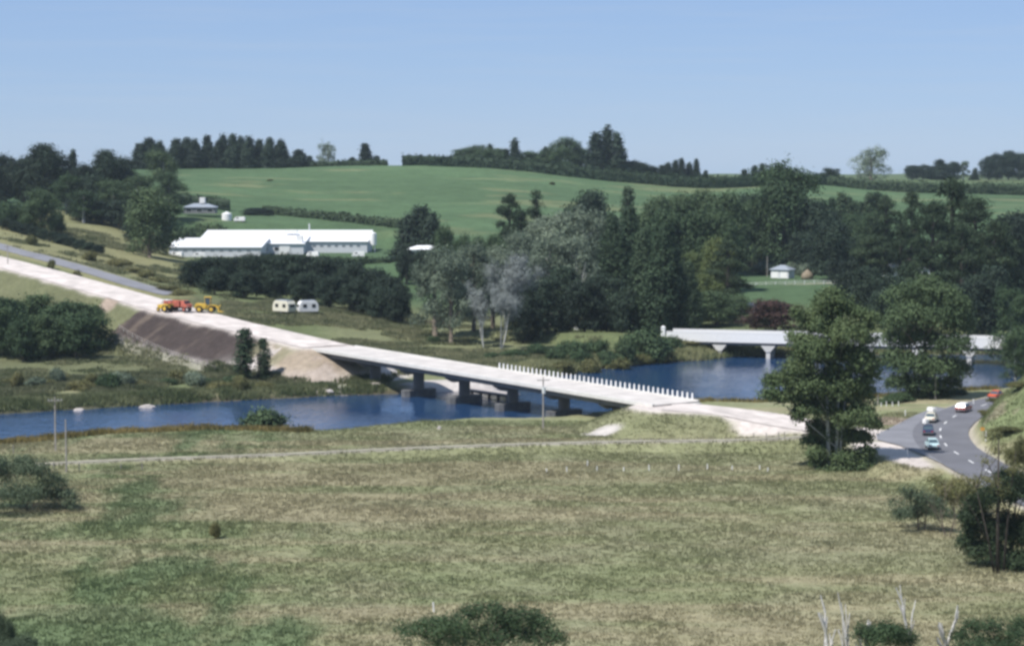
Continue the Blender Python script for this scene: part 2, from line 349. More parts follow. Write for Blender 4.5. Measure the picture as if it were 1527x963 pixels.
# ------------------------------------------------------------------ the ground, one sheet to the horizon
COL = dict(tan=(.262, .252, .158), green=(.136, .168, .078), olive=(.206, .213, .114), field=(.068, .110, .053), pale=(.24, .225, .115), gravel=(.55, .49, .445), soil=(.056, .044, .040),
           clay=(.32, .255, .20), scrub=(.11, .13, .06), mud=(.06, .052, .038), rubble=(.50, .46, .43), lush=(.108, .152, .072))
def zone(X, Y, z, D):
    c = {k: np.array(v) for k, v in COL.items()}
    def mix(base, col, m): return base * (1 - m[:, None]) + np.asarray(col) * m[:, None]
    px = CX + FPX * X / np.maximum(Y, 5)
    n1 = fbm(X / 14, Y / 14, 41, 5); n2 = fbm(X / 45, Y / 45, 43, 4); n3 = fbm(X / 4, Y / 4, 47, 3); n4 = fbm(X / 7 + 40, Y / 22, 49, 4)
    out = np.tile(c['olive'], (len(X), 1))
    out = mix(out, c['tan'], sst(.42, .66, n1 * .6 + n3 * .4) * .6)
    leftness = 1 - sst(100, 900, px)
    gm = sst(.50, .66, n4 * .55 + n2 * .45 + (leftness - .55) * .30)
    out = mix(out, c['green'], gm * .8)
    n5 = .5 * fbm(X / 34, Y / 5.5, 51, 4) + .5 * fbm(X / 80, Y / 11, 53, 3)
    out = mix(out, c['tan'] * np.array([1.1, 1.0, 1.0]), sst(.44, .62, n5) * .7)
    out = mix(out, c['olive'] * np.array([.8, .9, .8]), sst(.50, .38, n5) * sst(.4, .6, n2) * .5)
    out = mix(out, c['lush'], sst(.60, .70, n2 * .5 + n4 * .5 + (leftness - .6) * .30 + (sst(215, 185, Y) * .06)) * .75)
    # beyond the river
    far = sst(395, 470, Y) * (D['riv'] > 0)
    out = mix(out, c['scrub'], far)
    fld = sst(560, 640, Y) * sst(420, 520, px + (Y - 600) * .2)
    out = mix(out, c['field'] * .95, sst(700, 790, Y))
    out = mix(out, c['field'], fld)
    pm = sst(560, 600, Y) * (1 - sst(800, 830, Y)) * (1 - sst(235, 300, px))
    out = mix(out, c['pale'], pm * (.55 + .45 * n1))
    gm2 = sst(452, 480, Y) * (1 - sst(560, 600, Y)) * sst(455, 520, px) * (1 - sst(760, 850, px))
    out = mix(out, c['olive'] * .85, gm2 * .8)
    hf = sst(800, 860, Y) * sst(235, 275, px)
    out = mix(out, c['field'] * 1.12, hf); n6 = fbm(X / 60, Y / 26, 57, 5); out = out * np.where(hf > .5, .72 + .56 * n6, 1)[:, None]; out = mix(out, c['pale'], hf * sst(.58, .72, fbm(X / 40, Y / 14, 59, 4)) * .35)
    out = mix(out, c['scrub'] * .9, sst(1250, 1500, Y) * .5)
    lw = sst(428, 440, Y) * (1 - sst(545, 565, Y)) * (1 - sst(330, 400, px)) * (D['riv'] > 0); out = mix(out, np.array([.135, .135, .075]) * 1.0, lw * (.5 + .4 * n1))
    # banks
    bank = (1 - sst(.5, 3.0, np.abs(D['riv']))) ; out = mix(out, c['mud'], bank * .8)
    # made ground
    w = (n3 - .5) * 3
    em = (1 - sst(15, 19, D['new'] + w)) * (z > 1.2)
    s_ = np.zeros(len(X)); q = np.column_stack([X - BL[0], Y - BL[1]]); sl = q @ BD[:2]; tl = q @ BN[:2]
    left_bank = (tl < 0) & (sl < 2) & (sl > -67)
    out = mix(out, c['soil'], em * left_bank * sst(-12, -20, sl) * (D['new'] < 15))
    out = mix(out, c['clay'], em * sst(-20, -9, sl + w * 2) * (sl < 20) * (.45 + .55 * sst(.4, .6, n3)) * .85)
    out = mix(out, c['rubble'], em * sst(-18, -8, sl) * (sl < 20) * sst(.52, .62, n3) * .7)
    stk = fbm(sl / 2.2, tl / 14, 67, 3); out = mix(out, c['clay'] * .55, em * left_bank * sst(-12, -20, sl) * sst(.52, .75, stk * .5 + fbm(X / 3, Y / 3, 68, 4) * .5) * .6)
    out = mix(out, c['rubble'], em * sst(-26, -10, sl) * (sl < 20) * sst(10, 14, D['new'] + w) * .8)
    toe = left_bank * sst(13.5, 14.5, D['new'] + w * .6) * (1 - sst(16, 17.5, D['new'] + w * .6)) * sst(-70, -62, sl)
    out = mix(out, c['rubble'], toe * .32)
    out = mix(out, c['gravel'], (1 - sst(5.4, 7.0, D['new'] + w * .5)))
    e2 = (1 - sst(15, 17, D['app'])) * (1 - sst(70, 76, X + Y * 0))
    out = mix(out, c['olive'] * .95, e2 * .6)
    out = mix(out, c['gravel'], (1 - sst(5.6, 7.5, D['app'] + w * .5)))
    for (qx, qy, qz, rx, ry, col, k) in GROUND_PATCHES:
        x0, y0, _ = onz(qx, qy, qz); m = 1 - sst(.7, 1.15, np.hypot((X - x0) / rx, (Y - y0) / ry) + (n3 - .5) * .6)
        out = mix(out, c[col], m * k)
    out = mix(out, c['gravel'] * .9, (1 - sst(1.0, 2.0, D['trk'] + w * .25)) * .8)
    out = mix(out, c['pale'] * 1.2, (1 - sst(4.6, 6.6, D['main'] + w * .3)) * .9)
    out = mix(out, c['gravel'] * .75, (1 - sst(4.4, 5.8, D['main'] + w * .2)) * .7)
    out = mix(out, c['pale'], (1 - sst(3.6, 6, D['old'] + w * .3)) * .7)
    out = mix(out, c['gravel'] * .9, (1 - sst(1.5, 2.6, D['far'])))
    h = D['hill']; out = mix(out, c['green'] * 1.1, sst(.02, .12, h) * .75)
    out = mix(out, c['clay'] * .8, sst(.02, .06, h) * sst(.6, .68, n3) * .5)
    return np.clip(out, 0, 1)
# px, py, z on the ground, radii in metres, colour, strength
GROUND_PATCHES = [(897, 641, 2.0, 3.4, 2.6, 'rubble', .9), (1175, 637, 2.9, 8, 5, 'gravel', 1), (1325, 668, 2.7, 6, 9, 'gravel', 1), (1362, 684, 2.7, 4, 9, 'gravel', 1), (1335, 628, 2.7, 5, 6, 'clay', .8),
                  (375, 479, 9.0, 8, 5, 'gravel', .9), (168, 500, 4.5, 2.6, 6, 'clay', 1), (690, 573, 1.2, 12, 9, 'rubble', .95), (455, 555, 3, 9, 6, 'clay', .7), (480, 575, 1.5, 6, 4, 'rubble', .6),
                  (670, 525, 2, 3.2, 3.5, 'rubble', .8), (1400, 600, 2.6, 7, 4, 'tan', .6)]
Dr = np.concatenate([np.linspace(0, 150, 40)[:-1], np.linspace(150, 600, 600)[:-1], np.linspace(600, 1250, 240)[:-1], np.geomspace(1250, 2650, 60)])
uu = np.concatenate([np.linspace(-1.1, -.26, 60)[:-1], np.linspace(-.26, .26, 420)[:-1], np.linspace(.26, 1.1, 60)])
U, DD = np.meshgrid(uu, Dr); XX = (U * (DD + 30)).ravel(); YY = DD.ravel()
ZZ, DI = terrain(XX, YY)
ZC = zone(XX, YY, ZZ, DI)
nr, nc = len(Dr), len(uu)
i0 = (np.arange(nr - 1)[:, None] * nc + np.arange(nc - 1)[None]).ravel()
FF = np.column_stack([i0, i0 + 1, i0 + nc + 1, i0 + nc])
gm = bpy.data.materials.new('ground'); gm.use_nodes = True; t = gm.node_tree; b = t.nodes['Principled BSDF']
b.inputs['Roughness'].default_value = .95; b.inputs['Specular IOR Level'].default_value = .1
a = t.nodes.new('ShaderNodeAttribute'); a.attribute_name = 'zone'
tc = t.nodes.new('ShaderNodeTexCoord')
prev = a.outputs['Color']
for sc_, lo, hi in ((.9, .80, 1.20), (.14, .84, 1.16)):
    n = t.nodes.new('ShaderNodeTexNoise'); n.inputs['Scale'].default_value = sc_; n.inputs['Detail'].default_value = 7; n.inputs['Roughness'].default_value = .65
    mr = t.nodes.new('ShaderNodeMapRange'); mr.inputs[1].default_value = .3; mr.inputs[2].default_value = .7; mr.inputs[3].default_value = lo; mr.inputs[4].default_value = hi
    mx = t.nodes.new('ShaderNodeMix'); mx.data_type = 'RGBA'; mx.blend_type = 'MULTIPLY'; mx.inputs[0].default_value = 1
    t.links.new(tc.outputs['Object'], n.inputs['Vector']); t.links.new(n.outputs[0], mr.inputs[0]); t.links.new(prev, mx.inputs[6]); t.links.new(mr.outputs[0], mx.inputs[7]); prev = mx.outputs[2]
t.links.new(prev, b.inputs['Base Color'])
n = t.nodes.new('ShaderNodeTexNoise'); n.inputs['Scale'].default_value = 1.6; n.inputs['Detail'].default_value = 6
bu = t.nodes.new('ShaderNodeBump'); bu.inputs['Strength'].default_value = .6; bu.inputs['Distance'].default_value = .25
t.links.new(tc.outputs['Object'], n.inputs['Vector']); t.links.new(n.outputs[0], bu.inputs['Height']); t.links.new(bu.outputs[0], b.inputs['Normal'])
ground = link('ground', npmesh('ground', np.column_stack([XX, YY, ZZ]), FF, col=np.column_stack([ZC, np.ones(len(ZC))]), smooth=True), gm)
tag(ground, 'grassy river flats and rolling green hills', 'ground', kind='structure')

# ------------------------------------------------------------------ the river
wm = bpy.data.materials.new('river water'); wm.use_nodes = True; t = wm.node_tree; b = t.nodes['Principled BSDF']
b.inputs['Base Color'].default_value = (.013, .046, .118, 1); b.inputs['Roughness'].default_value = .08; b.inputs['IOR'].default_value = 1.33
tc = t.nodes.new('ShaderNodeTexCoord'); mp = t.nodes.new('ShaderNodeMapping'); mp.inputs['Scale'].default_value = (1, .6, 1)
n = t.nodes.new('ShaderNodeTexNoise'); n.inputs['Scale'].default_value = .8; n.inputs['Detail'].default_value = 4
n2 = t.nodes.new('ShaderNodeTexNoise'); n2.inputs['Scale'].default_value = .06; n2.inputs['Detail'].default_value = 3
mr = t.nodes.new('ShaderNodeMapRange'); mr.inputs[1].default_value = .35; mr.inputs[2].default_value = .65; mr.inputs[3].default_value = .25; mr.inputs[4].default_value = .6
bu = t.nodes.new('ShaderNodeBump'); bu.inputs['Distance'].default_value = .35
t.links.new(tc.outputs['Object'], mp.inputs[0]); t.links.new(mp.outputs[0], n.inputs['Vector']); t.links.new(tc.outputs['Object'], n2.inputs['Vector'])
t.links.new(n2.outputs[0], mr.inputs[0]); t.links.new(mr.outputs[0], bu.inputs['Strength']); t.links.new(n.outputs[0], bu.inputs['Height']); t.links.new(bu.outputs[0], b.inputs['Normal'])
me = bpy.data.meshes.new('river'); me.from_pydata([(-330, 280, 0), (420, 280, 0), (420, 560, 0), (-330, 560, 0)], [], [(0, 1, 2, 3)])
river = link('river', me, wm); tag(river, 'calm deep blue river winding under both bridges', 'river', kind='structure')

# ------------------------------------------------------------------ roads
def strip(name, P, hw, mat, label, dz=0.02, w0=None):
    P = np.asarray(P); Vt = []; Fc = []
    for i in range(len(P)):
        d = P[min(i + 1, len(P) - 1)] - P[max(i - 1, 0)]; d = d / np.hypot(d[0], d[1]); nrm = np.array([-d[1], d[0], 0])
        j = (random.random() - .5) * (0.5 if name != 'road' else .1)
        for s_ in (-1, -.5, 0, .5, 1): Vt.append(P[i] + nrm * s_ * (hw + j) + np.array([0, 0, dz - .06 * abs(s_) ** 2]))
        if i: Fc += [((i - 1) * 5 + k, (i - 1) * 5 + k + 1, i * 5 + k + 1, i * 5 + k) for k in range(4)]
    me = npmesh(name, np.array(Vt), np.array(Fc), smooth=True)
    return tag(link(name, me, mat), label, 'road', kind='structure')
def densify(P, step=2.5):
    P = np.asarray(P); L = np.r_[0, np.cumsum(np.hypot(*np.diff(P[:, :2], axis=0).T))]; s_ = np.arange(0, L[-1], step)
    return np.column_stack([np.interp(s_, L, P[:, k]) for k in range(3)])
asph = pmat('worn asphalt', (.135, .135, .148), .9, noise=.14, nscale=.22)
asph_old = pmat('old grey asphalt', (.20, .20, .215), .9, noise=.14, nscale=.25)
grav = pmat('pale gravel', (.56, .50, .455), .95, noise=.22, nscale=.3, bump=.4, bscale=2)
grav2 = pmat('dusty track gravel', (.31, .29, .22), .95, noise=.25, nscale=.6)
strip('gravel_road', densify(L_new), 5.4, grav, 'wide pale unsealed road coming down to the new bridge')
strip('gravel_approach', densify(L_app)[:-4], 5.2, grav, 'pale gravel approach between the new bridge and the sealed road', dz=.0)
strip('road', densify(L_main, 1.5), 4.3, asph, 'sealed grey road curving round the grassy spur', dz=.05)
strip('old_road', densify(L_old), 3.1, asph_old, 'older sealed road running beside the new gravel road')
strip('track', densify(L_trk), .75, grav2, 'narrow pale track crossing the river flat', dz=.0)
strip('farm_lane', densify(L_far), 1.7, grav2, 'pale lane across the far paddock below the hut')
# junction apron of seal
ap = [onz(a, b_, 2.8) for a, b_ in ((1400, 672), (1404, 690), (1372, 676), (1340, 663), (1308, 655), (1306, 648), (1330, 636), (1362, 620), (1395, 606), (1420, 610), (1404, 640))]
me = bpy.data.meshes.new('junction_apron'); me.from_pydata([(x, y, 2.795) for x, y, z in ap], [], [tuple(range(len(ap)))])
tag(link('junction_apron', me, asph_old), 'grey sealed apron where the gravel approach meets the road', 'road', kind='structure')
# painted dashes
dash = MB(); Pm = densify(L_main, 1.0); Lm = np.arange(len(Pm))
for s0 in range(20, len(Pm) - 60, 9):
    a_, b_ = Pm[s0], Pm[s0 + 3]; d = (b_ - a_); d = d / np.hypot(d[0], d[1]); nn = np.array([-d[1], d[0], 0]) * .11; up = np.array([0, 0, .075])
    dash.add([a_ - nn + up, a_ + nn + up, b_ + nn + up, b_ - nn + up], [(0, 1, 2, 3)])
tag(dash.build('centre_line', M['white']), 'white dashed centre line of the curving road', 'road marking', kind='structure')

# ------------------------------------------------------------------ new bridge
def bhex(mb, s0, s1, t0, t1, h0, h1):
    return mb.hexa([bp(s0, t0, h0), bp(s1, t0, h0), bp(s1, t1, h0), bp(s0, t1, h0), bp(s0, t0, h1), bp(s1, t0, h1), bp(s1, t1, h1), bp(s0, t1, h1)])
nb = empty('road_bridge', (0, 0, 0)); tag(nb, 'long new concrete road bridge with a row of bare white parapet posts', 'bridge')
bhex(MB(), 0, BLEN, -5, 5, -.28, 0).build('deck', M['deck'], nb)
for t0, t1 in ((-5.12, -4.72), (4.72, 5.12)):
    bhex(MB(), 0, BLEN, t0, t1, -.42, .16).build('kerb', M['concrete'], nb)
for tt in (-3.55, -1.2, 1.2, 3.55):
    g = MB()
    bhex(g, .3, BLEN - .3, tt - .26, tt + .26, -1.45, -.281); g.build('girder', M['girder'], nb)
span = BLEN / 7
for k in range(1, 7):
    s0 = k * span; p = empty('pier', (0, 0, 0)); p.parent = nb
    top = -1.452; cz = bp(s0, 0)[2]
    g = MB(); hb = [(-4.3, -.45), (4.3, -.45), (4.3, .45), (-4.3, .45)]
    P = [bp(s0 + b_, a_ * .62, top - .85) for a_, b_ in hb] + [bp(s0 + b_, a_, top) for a_, b_ in hb]
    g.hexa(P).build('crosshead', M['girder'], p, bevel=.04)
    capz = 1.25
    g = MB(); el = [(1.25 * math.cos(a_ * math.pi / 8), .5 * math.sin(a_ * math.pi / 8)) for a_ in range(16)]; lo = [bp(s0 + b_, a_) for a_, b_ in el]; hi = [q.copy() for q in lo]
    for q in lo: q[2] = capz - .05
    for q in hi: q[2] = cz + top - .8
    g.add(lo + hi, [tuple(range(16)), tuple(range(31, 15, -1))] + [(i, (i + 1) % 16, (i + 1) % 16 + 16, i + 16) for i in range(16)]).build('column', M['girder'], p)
    oc = [(-3.6, -.6), (-2.9, -1.2), (2.9, -1.2), (3.6, -.6), (3.6, .6), (2.9, 1.2), (-2.9, 1.2), (-3.6, .6)]
    bot = [bp(s0 + b_, a_) for a_, b_ in oc]; topv = [b_.copy() for b_ in bot]
    for q in bot: q[2] = -.5
    for q in topv: q[2] = capz
    g = MB(); g.add(bot + topv, [tuple(range(8)), tuple(range(15, 7, -1))] + [(i, (i + 1) % 8, (i + 1) % 8 + 8, i + 8) for i in range(8)])
    g.build('pile_cap', M['pilecap'], p, bevel=.05)
for s_, sg in ((0, 1), (BLEN, -1)):
    g = MB(); P = []
    bhex(g, s_ - .6 if sg > 0 else s_ - .1, s_ + .1 if sg > 0 else s_ + .6, -5, 5, -2.6, -.29)
    g.build('abutment', M['concrete'], nb)
    for tt in (-4.9, 4.9):
        g = MB(); bhex(g, s_ + sg * 1.2 - .22, s_ + sg * 1.2 + .22, tt - .2, tt + .2, -3.6, -.43); g.build('abutment_post', M['white'], nb)
post = None; ds = 1.2; k = 0
s_ = 47.0
while s_ < BLEN - .4:
    b0 = bp(s_, 4.92, .15)
    if post is None:
        g = MB(); g.hexa([(-.16, -.11, 0), (.16, -.11, 0), (.16, .11, 0), (-.16, .11, 0), (-.12, -.08, 1.0), (.12, -.08, 1.0), (.12, .08, 1.0), (-.12, .08, 1.0)])
        post = g.build('railing_post', M['white'], nb, bevel=.015, seg=1); o = post
    else:
        o = post.copy(); C.objects.link(o); o.parent = nb
    o.location = b0; o.rotation_euler = (0, 0, math.atan2(BD[1], BD[0])); s_ += ds
for k in range(1, 7):
    bhex(MB(), k * span - .06, k * span + .06, -4.7, 4.7, .002, .012).build('expansion_joint', M['girder'], nb)

# ------------------------------------------------------------------ old bridge
ob = empty('concrete_bridge', (0, 0, 0)); tag(ob, 'old white concrete bridge crossing the river behind the trees', 'bridge')
OD = OB1 - OB0; OL = float(np.hypot(OD[0], OD[1])); OD = OD / OL; ON = np.array([-OD[1], OD[0], 0])
def op(s, t, h): return OB0 + OD * s + ON * t + np.array([0, 0, h])
def ohex(g, s0, s1, t0, t1, h0, h1):
    return g.hexa([op(s0, t0, h0), op(s1, t0, h0), op(s1, t1, h0), op(s0, t1, h0), op(s0, t0, h1), op(s1, t0, h1), op(s1, t1, h1), op(s0, t1, h1)])
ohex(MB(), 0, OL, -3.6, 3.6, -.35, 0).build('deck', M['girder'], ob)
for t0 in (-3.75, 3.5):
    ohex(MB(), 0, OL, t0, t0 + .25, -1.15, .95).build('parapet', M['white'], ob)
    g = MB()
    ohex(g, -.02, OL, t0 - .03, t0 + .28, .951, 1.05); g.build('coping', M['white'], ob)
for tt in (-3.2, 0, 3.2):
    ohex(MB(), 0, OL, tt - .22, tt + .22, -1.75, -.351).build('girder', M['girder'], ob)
sps = 10.9
for k in range(1, 11):
    s0 = 1.0 + k * sps
    p = empty('pier', (0, 0, 0)); p.parent = ob
    g = MB()   # corbelled head
    g.hexa([op(s0 - .5, -3.5, -3.1), op(s0 + .5, -3.5, -3.1), op(s0 + .5, 3.5, -3.1), op(s0 - .5, 3.5, -3.1), op(s0 - 1.6, -3.5, -1.752), op(s0 + 1.6, -3.5, -1.752), op(s0 + 1.6, 3.5, -1.752), op(s0 - 1.6, 3.5, -1.752)])
    g.build('pier_head', M['concrete'], p)
    for tt in (-2.9, 2.9):
        g = MB(); ohex(g, s0 - .45, s0 + .45, tt - .45, tt + .45, -5.4, -3.101); g.build('column', M['concrete'], p)
g = MB(); ohex(g, -1.2, -.35, -3.9, -3.2, -1, 1.9); g.hexa([op(-1.3, -4.0, 1.901), op(-.25, -4.0, 1.901), op(-.25, -3.1, 1.901), op(-1.3, -3.1, 1.901), op(-.9, -3.65, 2.2), op(-.65, -3.65, 2.2), op(-.65, -3.45, 2.2), op(-.9, -3.45, 2.2)])
g.build('end_post', M['white'], ob)

# ------------------------------------------------------------------ buildings
def gable_block(root, x0, x1, y0, y1, zb, ze, zr, wallmat, roofmat, over=.5, split=None):
    """walls and a gable roof whose ridge runs along x"""
    ym = (y0 + y1) / 2 if split is None else split
    g = MB()
    g.add([(x0, y0, zb), (x1, y0, zb), (x1, y1, zb), (x0, y1, zb), (x0, y0, ze), (x1, y0, ze), (x1, y1, ze), (x0, y1, ze), (x0, ym, zr), (x1, ym, zr)],
          [(0, 1, 5, 4), (2, 3, 7, 6), (0, 4, 8, 7, 3), (1, 2, 6, 9, 5)])
    w = g.build('wall', wallmat, root)
    g = MB(); th = .18; k = (zr - ze) / (ym - y0); k2 = (zr - ze) / (y1 - ym)
    a, b_ = x0 - over, x1 + over
    fr = [(y0 - over, ze - over * k), (ym, zr), (y1 + over, ze - over * k2)]
    P = []
    for x in (a, b_):
        for y, z in fr: P += [(x, y, z + .03), (x, y, z + .03 + th)]
    g.add(P, [(0, 1, 7, 6), (4, 5, 11, 10), (1, 3, 9, 7), (3, 5, 11, 9), (0, 2, 8, 6), (2, 4, 10, 8), (0, 1, 3, 2), (2, 3, 5, 4), (6, 7, 9, 8), (8, 9, 11, 10)])
    r = g.build('roof', roofmat, root)
    return w, r
def window(root, x, z, y, w, h, name='window', mat='darkglass'):
    f = MB().box((x, y - .03, z), (w + .2, .06, h + .2)).build(name, M['white'], root)
    MB().box((x, y - .07, z), (w, .04, h)).build('pane', M[mat], f)
def xat(px, D): return at(px, 300, D)[0]
fac = empty('factory', (0, 0, 0)); tag(fac, 'long low factory with broad white roofs in front of the green hill', 'factory')
zb = 10.2
gable_block(fac, xat(251, 745), xat(388, 745), 745, 773, zb, 13.7, 15.8, M['wallgrey'], M['roofwhite'], split=769)
gable_block(fac, xat(372, 764), xat(452, 764), 764, 788, zb, 14.1, 16.0, M['wallgrey'], M['roofwhite'], split=785)
gable_block(fac, xat(296, 776), xat(547, 776), 776, 806, zb, 14.4, 17.4, M['wallgrey'], M['roofwhite'], split=802)
for i in range(7): window(fac, xat(468 + i * 11, 776), 13.0, 776, 1.2, .6, mat='skyglass')
for i in range(9): window(fac, xat(262 + i * 13.5, 745), 12.6, 745, 1.4, .5, mat='skyglass')
for i in range(3): window(fac, xat(395 + i * 17, 764), 12.4, 764, 1.5, 1.1)
d = MB().box((xat(424, 764), 763.9, 12.0), (3.6, .16, 3.4)).build('door', M['white'], fac)
MB().box((xat(424, 764) + 1.3, 763.78, 11.6), (.12, .06, .4)).build('handle', M['steel'], d)
MB().tube([(xat(461, 790), 790, 15), (xat(461, 790), 790, 20.3)], [.22, .22], 10).build('chimney', M['wallgrey'], fac)
MB().box((xat(434, 790), 790.5, 17.5), (4.5, 3, 1.0)).build('roof_vent', M['white'], fac, bevel=.1)
MB().box((xat(447, 768), 767, 15.6), (2.2, 2.2, 2.6)).build('roof_plant', M['white'], fac, bevel=.1)
# water tower at its right end
tw = empty('water_tower', (xat(556, 780), 780, gz(xat(556, 780), 780))); tag(tw, 'white upright tank on a stand at the right end of the factory', 'water tank')
hz_ = 17.6 - tw.location.z
MB().tube([(0, 0, 2.6), (0, 0, hz_ - .35), (0, 0, hz_)], [1.25, 1.25, .3], 18).build('tank', M['white'], tw)
for a in range(4):
    MB().tube([(.9 * math.cos(a * 1.571 + .78), .9 * math.sin(a * 1.571 + .78), -.3), (.85 * math.cos(a * 1.571 + .78), .85 * math.sin(a * 1.571 + .78), 2.6)], [.14, .14], 6).build('leg', M['wallgrey'], tw)

def hip_house(name, px, D, w, dpt, hw, hr, wall, roof, label, cat='house', rz=0, nwin=3, doors=0, zoff=0):
    x = xat(px, D); z = gz(x, D) - .1 + zoff
    r = empty(name, (x, D, z), rz); tag(r, label, cat)
    g = MB(); a, b_ = w / 2, dpt / 2
    g.hexa([(-a, -b_, 0), (a, -b_, 0), (a, b_, 0), (-a, b_, 0), (-a, -b_, hw), (a, -b_, hw), (a, b_, hw), (-a, b_, hw)]).build('wall', wall, r)
    o = .45; q = max(w / 2 - dpt / 2, .05)
    g = MB(); g.add([(-a - o, -b_ - o, hw - .05), (a + o, -b_ - o, hw - .05), (a + o, b_ + o, hw - .05), (-a - o, b_ + o, hw - .05), (-a - o, -b_ - o, hw + .1), (a + o, -b_ - o, hw + .1), (a + o, b_ + o, hw + .1), (-a - o, b_ + o, hw + .1), (-q, 0, hw + hr), (q, 0, hw + hr)],
          [(3, 2, 1, 0), (0, 1, 5, 4), (1, 2, 6, 5), (2, 3, 7, 6), (3, 0, 4, 7), (4, 5, 9, 8), (6, 7, 8, 9), (5, 6, 9), (7, 4, 8)]).build('roof', roof, r)
    for i in range(nwin):
        xx = -a + w * (i + .5) / nwin; window(r, xx, hw * .55, -b_, w / nwin * .5, hw * .42)
    for i in range(doors):
        xx = -a + w * (i + .5) / doors; d = MB().box((xx, -b_ - .04, hw * .44), (w / doors * .78, .08, hw * .82)).build('door', M['white'], r)
        MB().box((xx + w / doors * .3, -b_ - .1, hw * .42), (.1, .05, .25)).build('handle', M['steel'], d)
    return r
hh = hip_house('farmhouse', 299, 850, 12, 7, 2.3, 1.5, M['housegrey'], M['roofblue'], 'house with blue-grey roof and white tower above the factory', nwin=3, zoff=1.2)
MB().box((.8, 0, 4.9), (2.1, 2.1, 2.2)).build('tower', M['white'], hh, bevel=.1)
x = xat(338, 840); tk = empty('round_tank', (x, 840, gz(x, 840))); tag(tk, 'bright white squat round tank on the slope above the factory', 'tank')
MB().tube([(0, 0, -.5), (0, 0, 2.4), (0, 0, 3.0)], [1.9, 1.9, .3], 20).build('tank_body', M['white'], tk)
MB().tube([(0, 0, 2.95), (0, 0, 3.2)], [.35, .35], 10).build('hatch', M['wallgrey'], tk)
hip_house('hut', 1168, 712, 6.2, 4.6, 2.7, 1.5, M['wallgrey'], M['roofblue'], 'small hut with pale blue roof and two white doors in the far paddock', 'hut', rz=-.55, nwin=0, doors=2, zoff=.1)
hip_house('house', 633, 700, 10.5, 6, 2.4, 1.2, M['white'], M['roofwhite'], 'white house half hidden in the dark pine below the hill', nwin=4, zoff=.2)
hip_house('farmhouse', 1352, 640, 13, 8, 3.0, 2.2, M['white'], M['roofblue'], 'pale house half hidden behind the tall pines on the right', nwin=4, zoff=.2)
hip_house('shed', 1120, 592, 4.2, 3, 1.8, .9, M['white'], M['roofwhite'], 'low white shed beside the maroon tree', 'shed', nwin=1, zoff=0)
hip_house('shed', 1104, 600, 2.4, 2.2, 2.2, .9, M['white'], M['roofwhite'], 'tiny white shed left of the maroon tree', 'shed', nwin=1, zoff=.2)

# ------------------------------------------------------------------ haze
hb = MB(); hb.box((0, 1250, 27), (6600, 3000, 74)); hb.v = [(x, y, -11 if z < 27 else 63) for x, y, z in hb.v]
haze = hb.build('haze', None)
hm = bpy.data.materials.new('haze'); hm.use_nodes = True; t = hm.node_tree; t.nodes.remove(t.nodes['Principled BSDF'])
pv = t.nodes.new('ShaderNodeVolumePrincipled'); pv.inputs['Color'].default_value = (.72, .86, 1, 1); pv.inputs['Density'].default_value = .00005; pv.inputs['Anisotropy'].default_value = 0
t.links.new(pv.outputs[0], t.nodes['Material Output'].inputs['Volume']); haze.data.materials.append(hm)
tag(haze, 'thin blue summer haze over the valley', 'haze', kind='stuff')
#@@VEG@@
# ------------------------------------------------------------------ foliage
def leaves(cent, outw, per, size, spread, seed, aspect=.55, droop=0.0, rand=.9, clump_t=None, flat=1.0):
    """leaf-sized quads scattered round cluster centres; tint varies per cluster and per leaf"""
    g = np.random.default_rng(seed); n = len(cent) * per
    c = np.repeat(cent, per, 0); o = np.repeat(outw, per, 0)
    off = g.normal(0, 1, (n, 3)) * spread; off[:, 2] *= flat
    p = c + off
    on = off / (np.linalg.norm(off, axis=1)[:, None] + 1e-6)
    nn = o * .45 + on * .85 + g.normal(0, rand * .5, (n, 3)); nn[:, 2] += .25; nn /= np.linalg.norm(nn, axis=1)[:, None] + 1e-9
    u = np.cross(nn, g.normal(0, 1, (n, 3))); u[:, 2] -= droop; u -= nn * (u * nn).sum(1)[:, None]; u /= np.linalg.norm(u, axis=1)[:, None] + 1e-9
    w = np.cross(nn, u)
    L = (size * g.uniform(.6, 1.35, n))[:, None] * .5; Wd = L * aspect
    bend = nn * L * .25
    Vt = np.stack([p - u * L - bend, p + w * Wd, p + u * L - bend, p - w * Wd], 1).reshape(-1, 3)
    Fc = np.arange(n * 4).reshape(-1, 4)
    ct = g.uniform(0, 1, len(cent)) if clump_t is None else clump_t
    ti = np.clip(np.repeat(ct, per) * .65 + g.uniform(0, .35, n), 0, 1)
    return Vt, Fc, np.repeat(ti, 4)
def lobe_points(lobes, n, seed, inner=.35):
    g = np.random.default_rng(seed); lobes = np.array(lobes, float)
    wt = (lobes[:, 3] * lobes[:, 4] + lobes[:, 3] * lobes[:, 5] + lobes[:, 4] * lobes[:, 5]); wt /= wt.sum()
    k = g.choice(len(lobes), n, p=wt); d = g.normal(0, 1, (n, 3)); d /= np.linalg.norm(d, axis=1)[:, None]
    low = d[:, 2] < -.35; d[low, 2] *= -.6
    r = (inner + (1 - inner) * g.uniform(0, 1, n) ** .5) * g.uniform(.85, 1.12, n) * np.where(g.uniform(0, 1, n) < .13, g.uniform(1.05, 1.38, n), 1)
    P = lobes[k, :3] + d * lobes[k, 3:6] * r[:, None]
    return P, d, k
CSP = 1.15
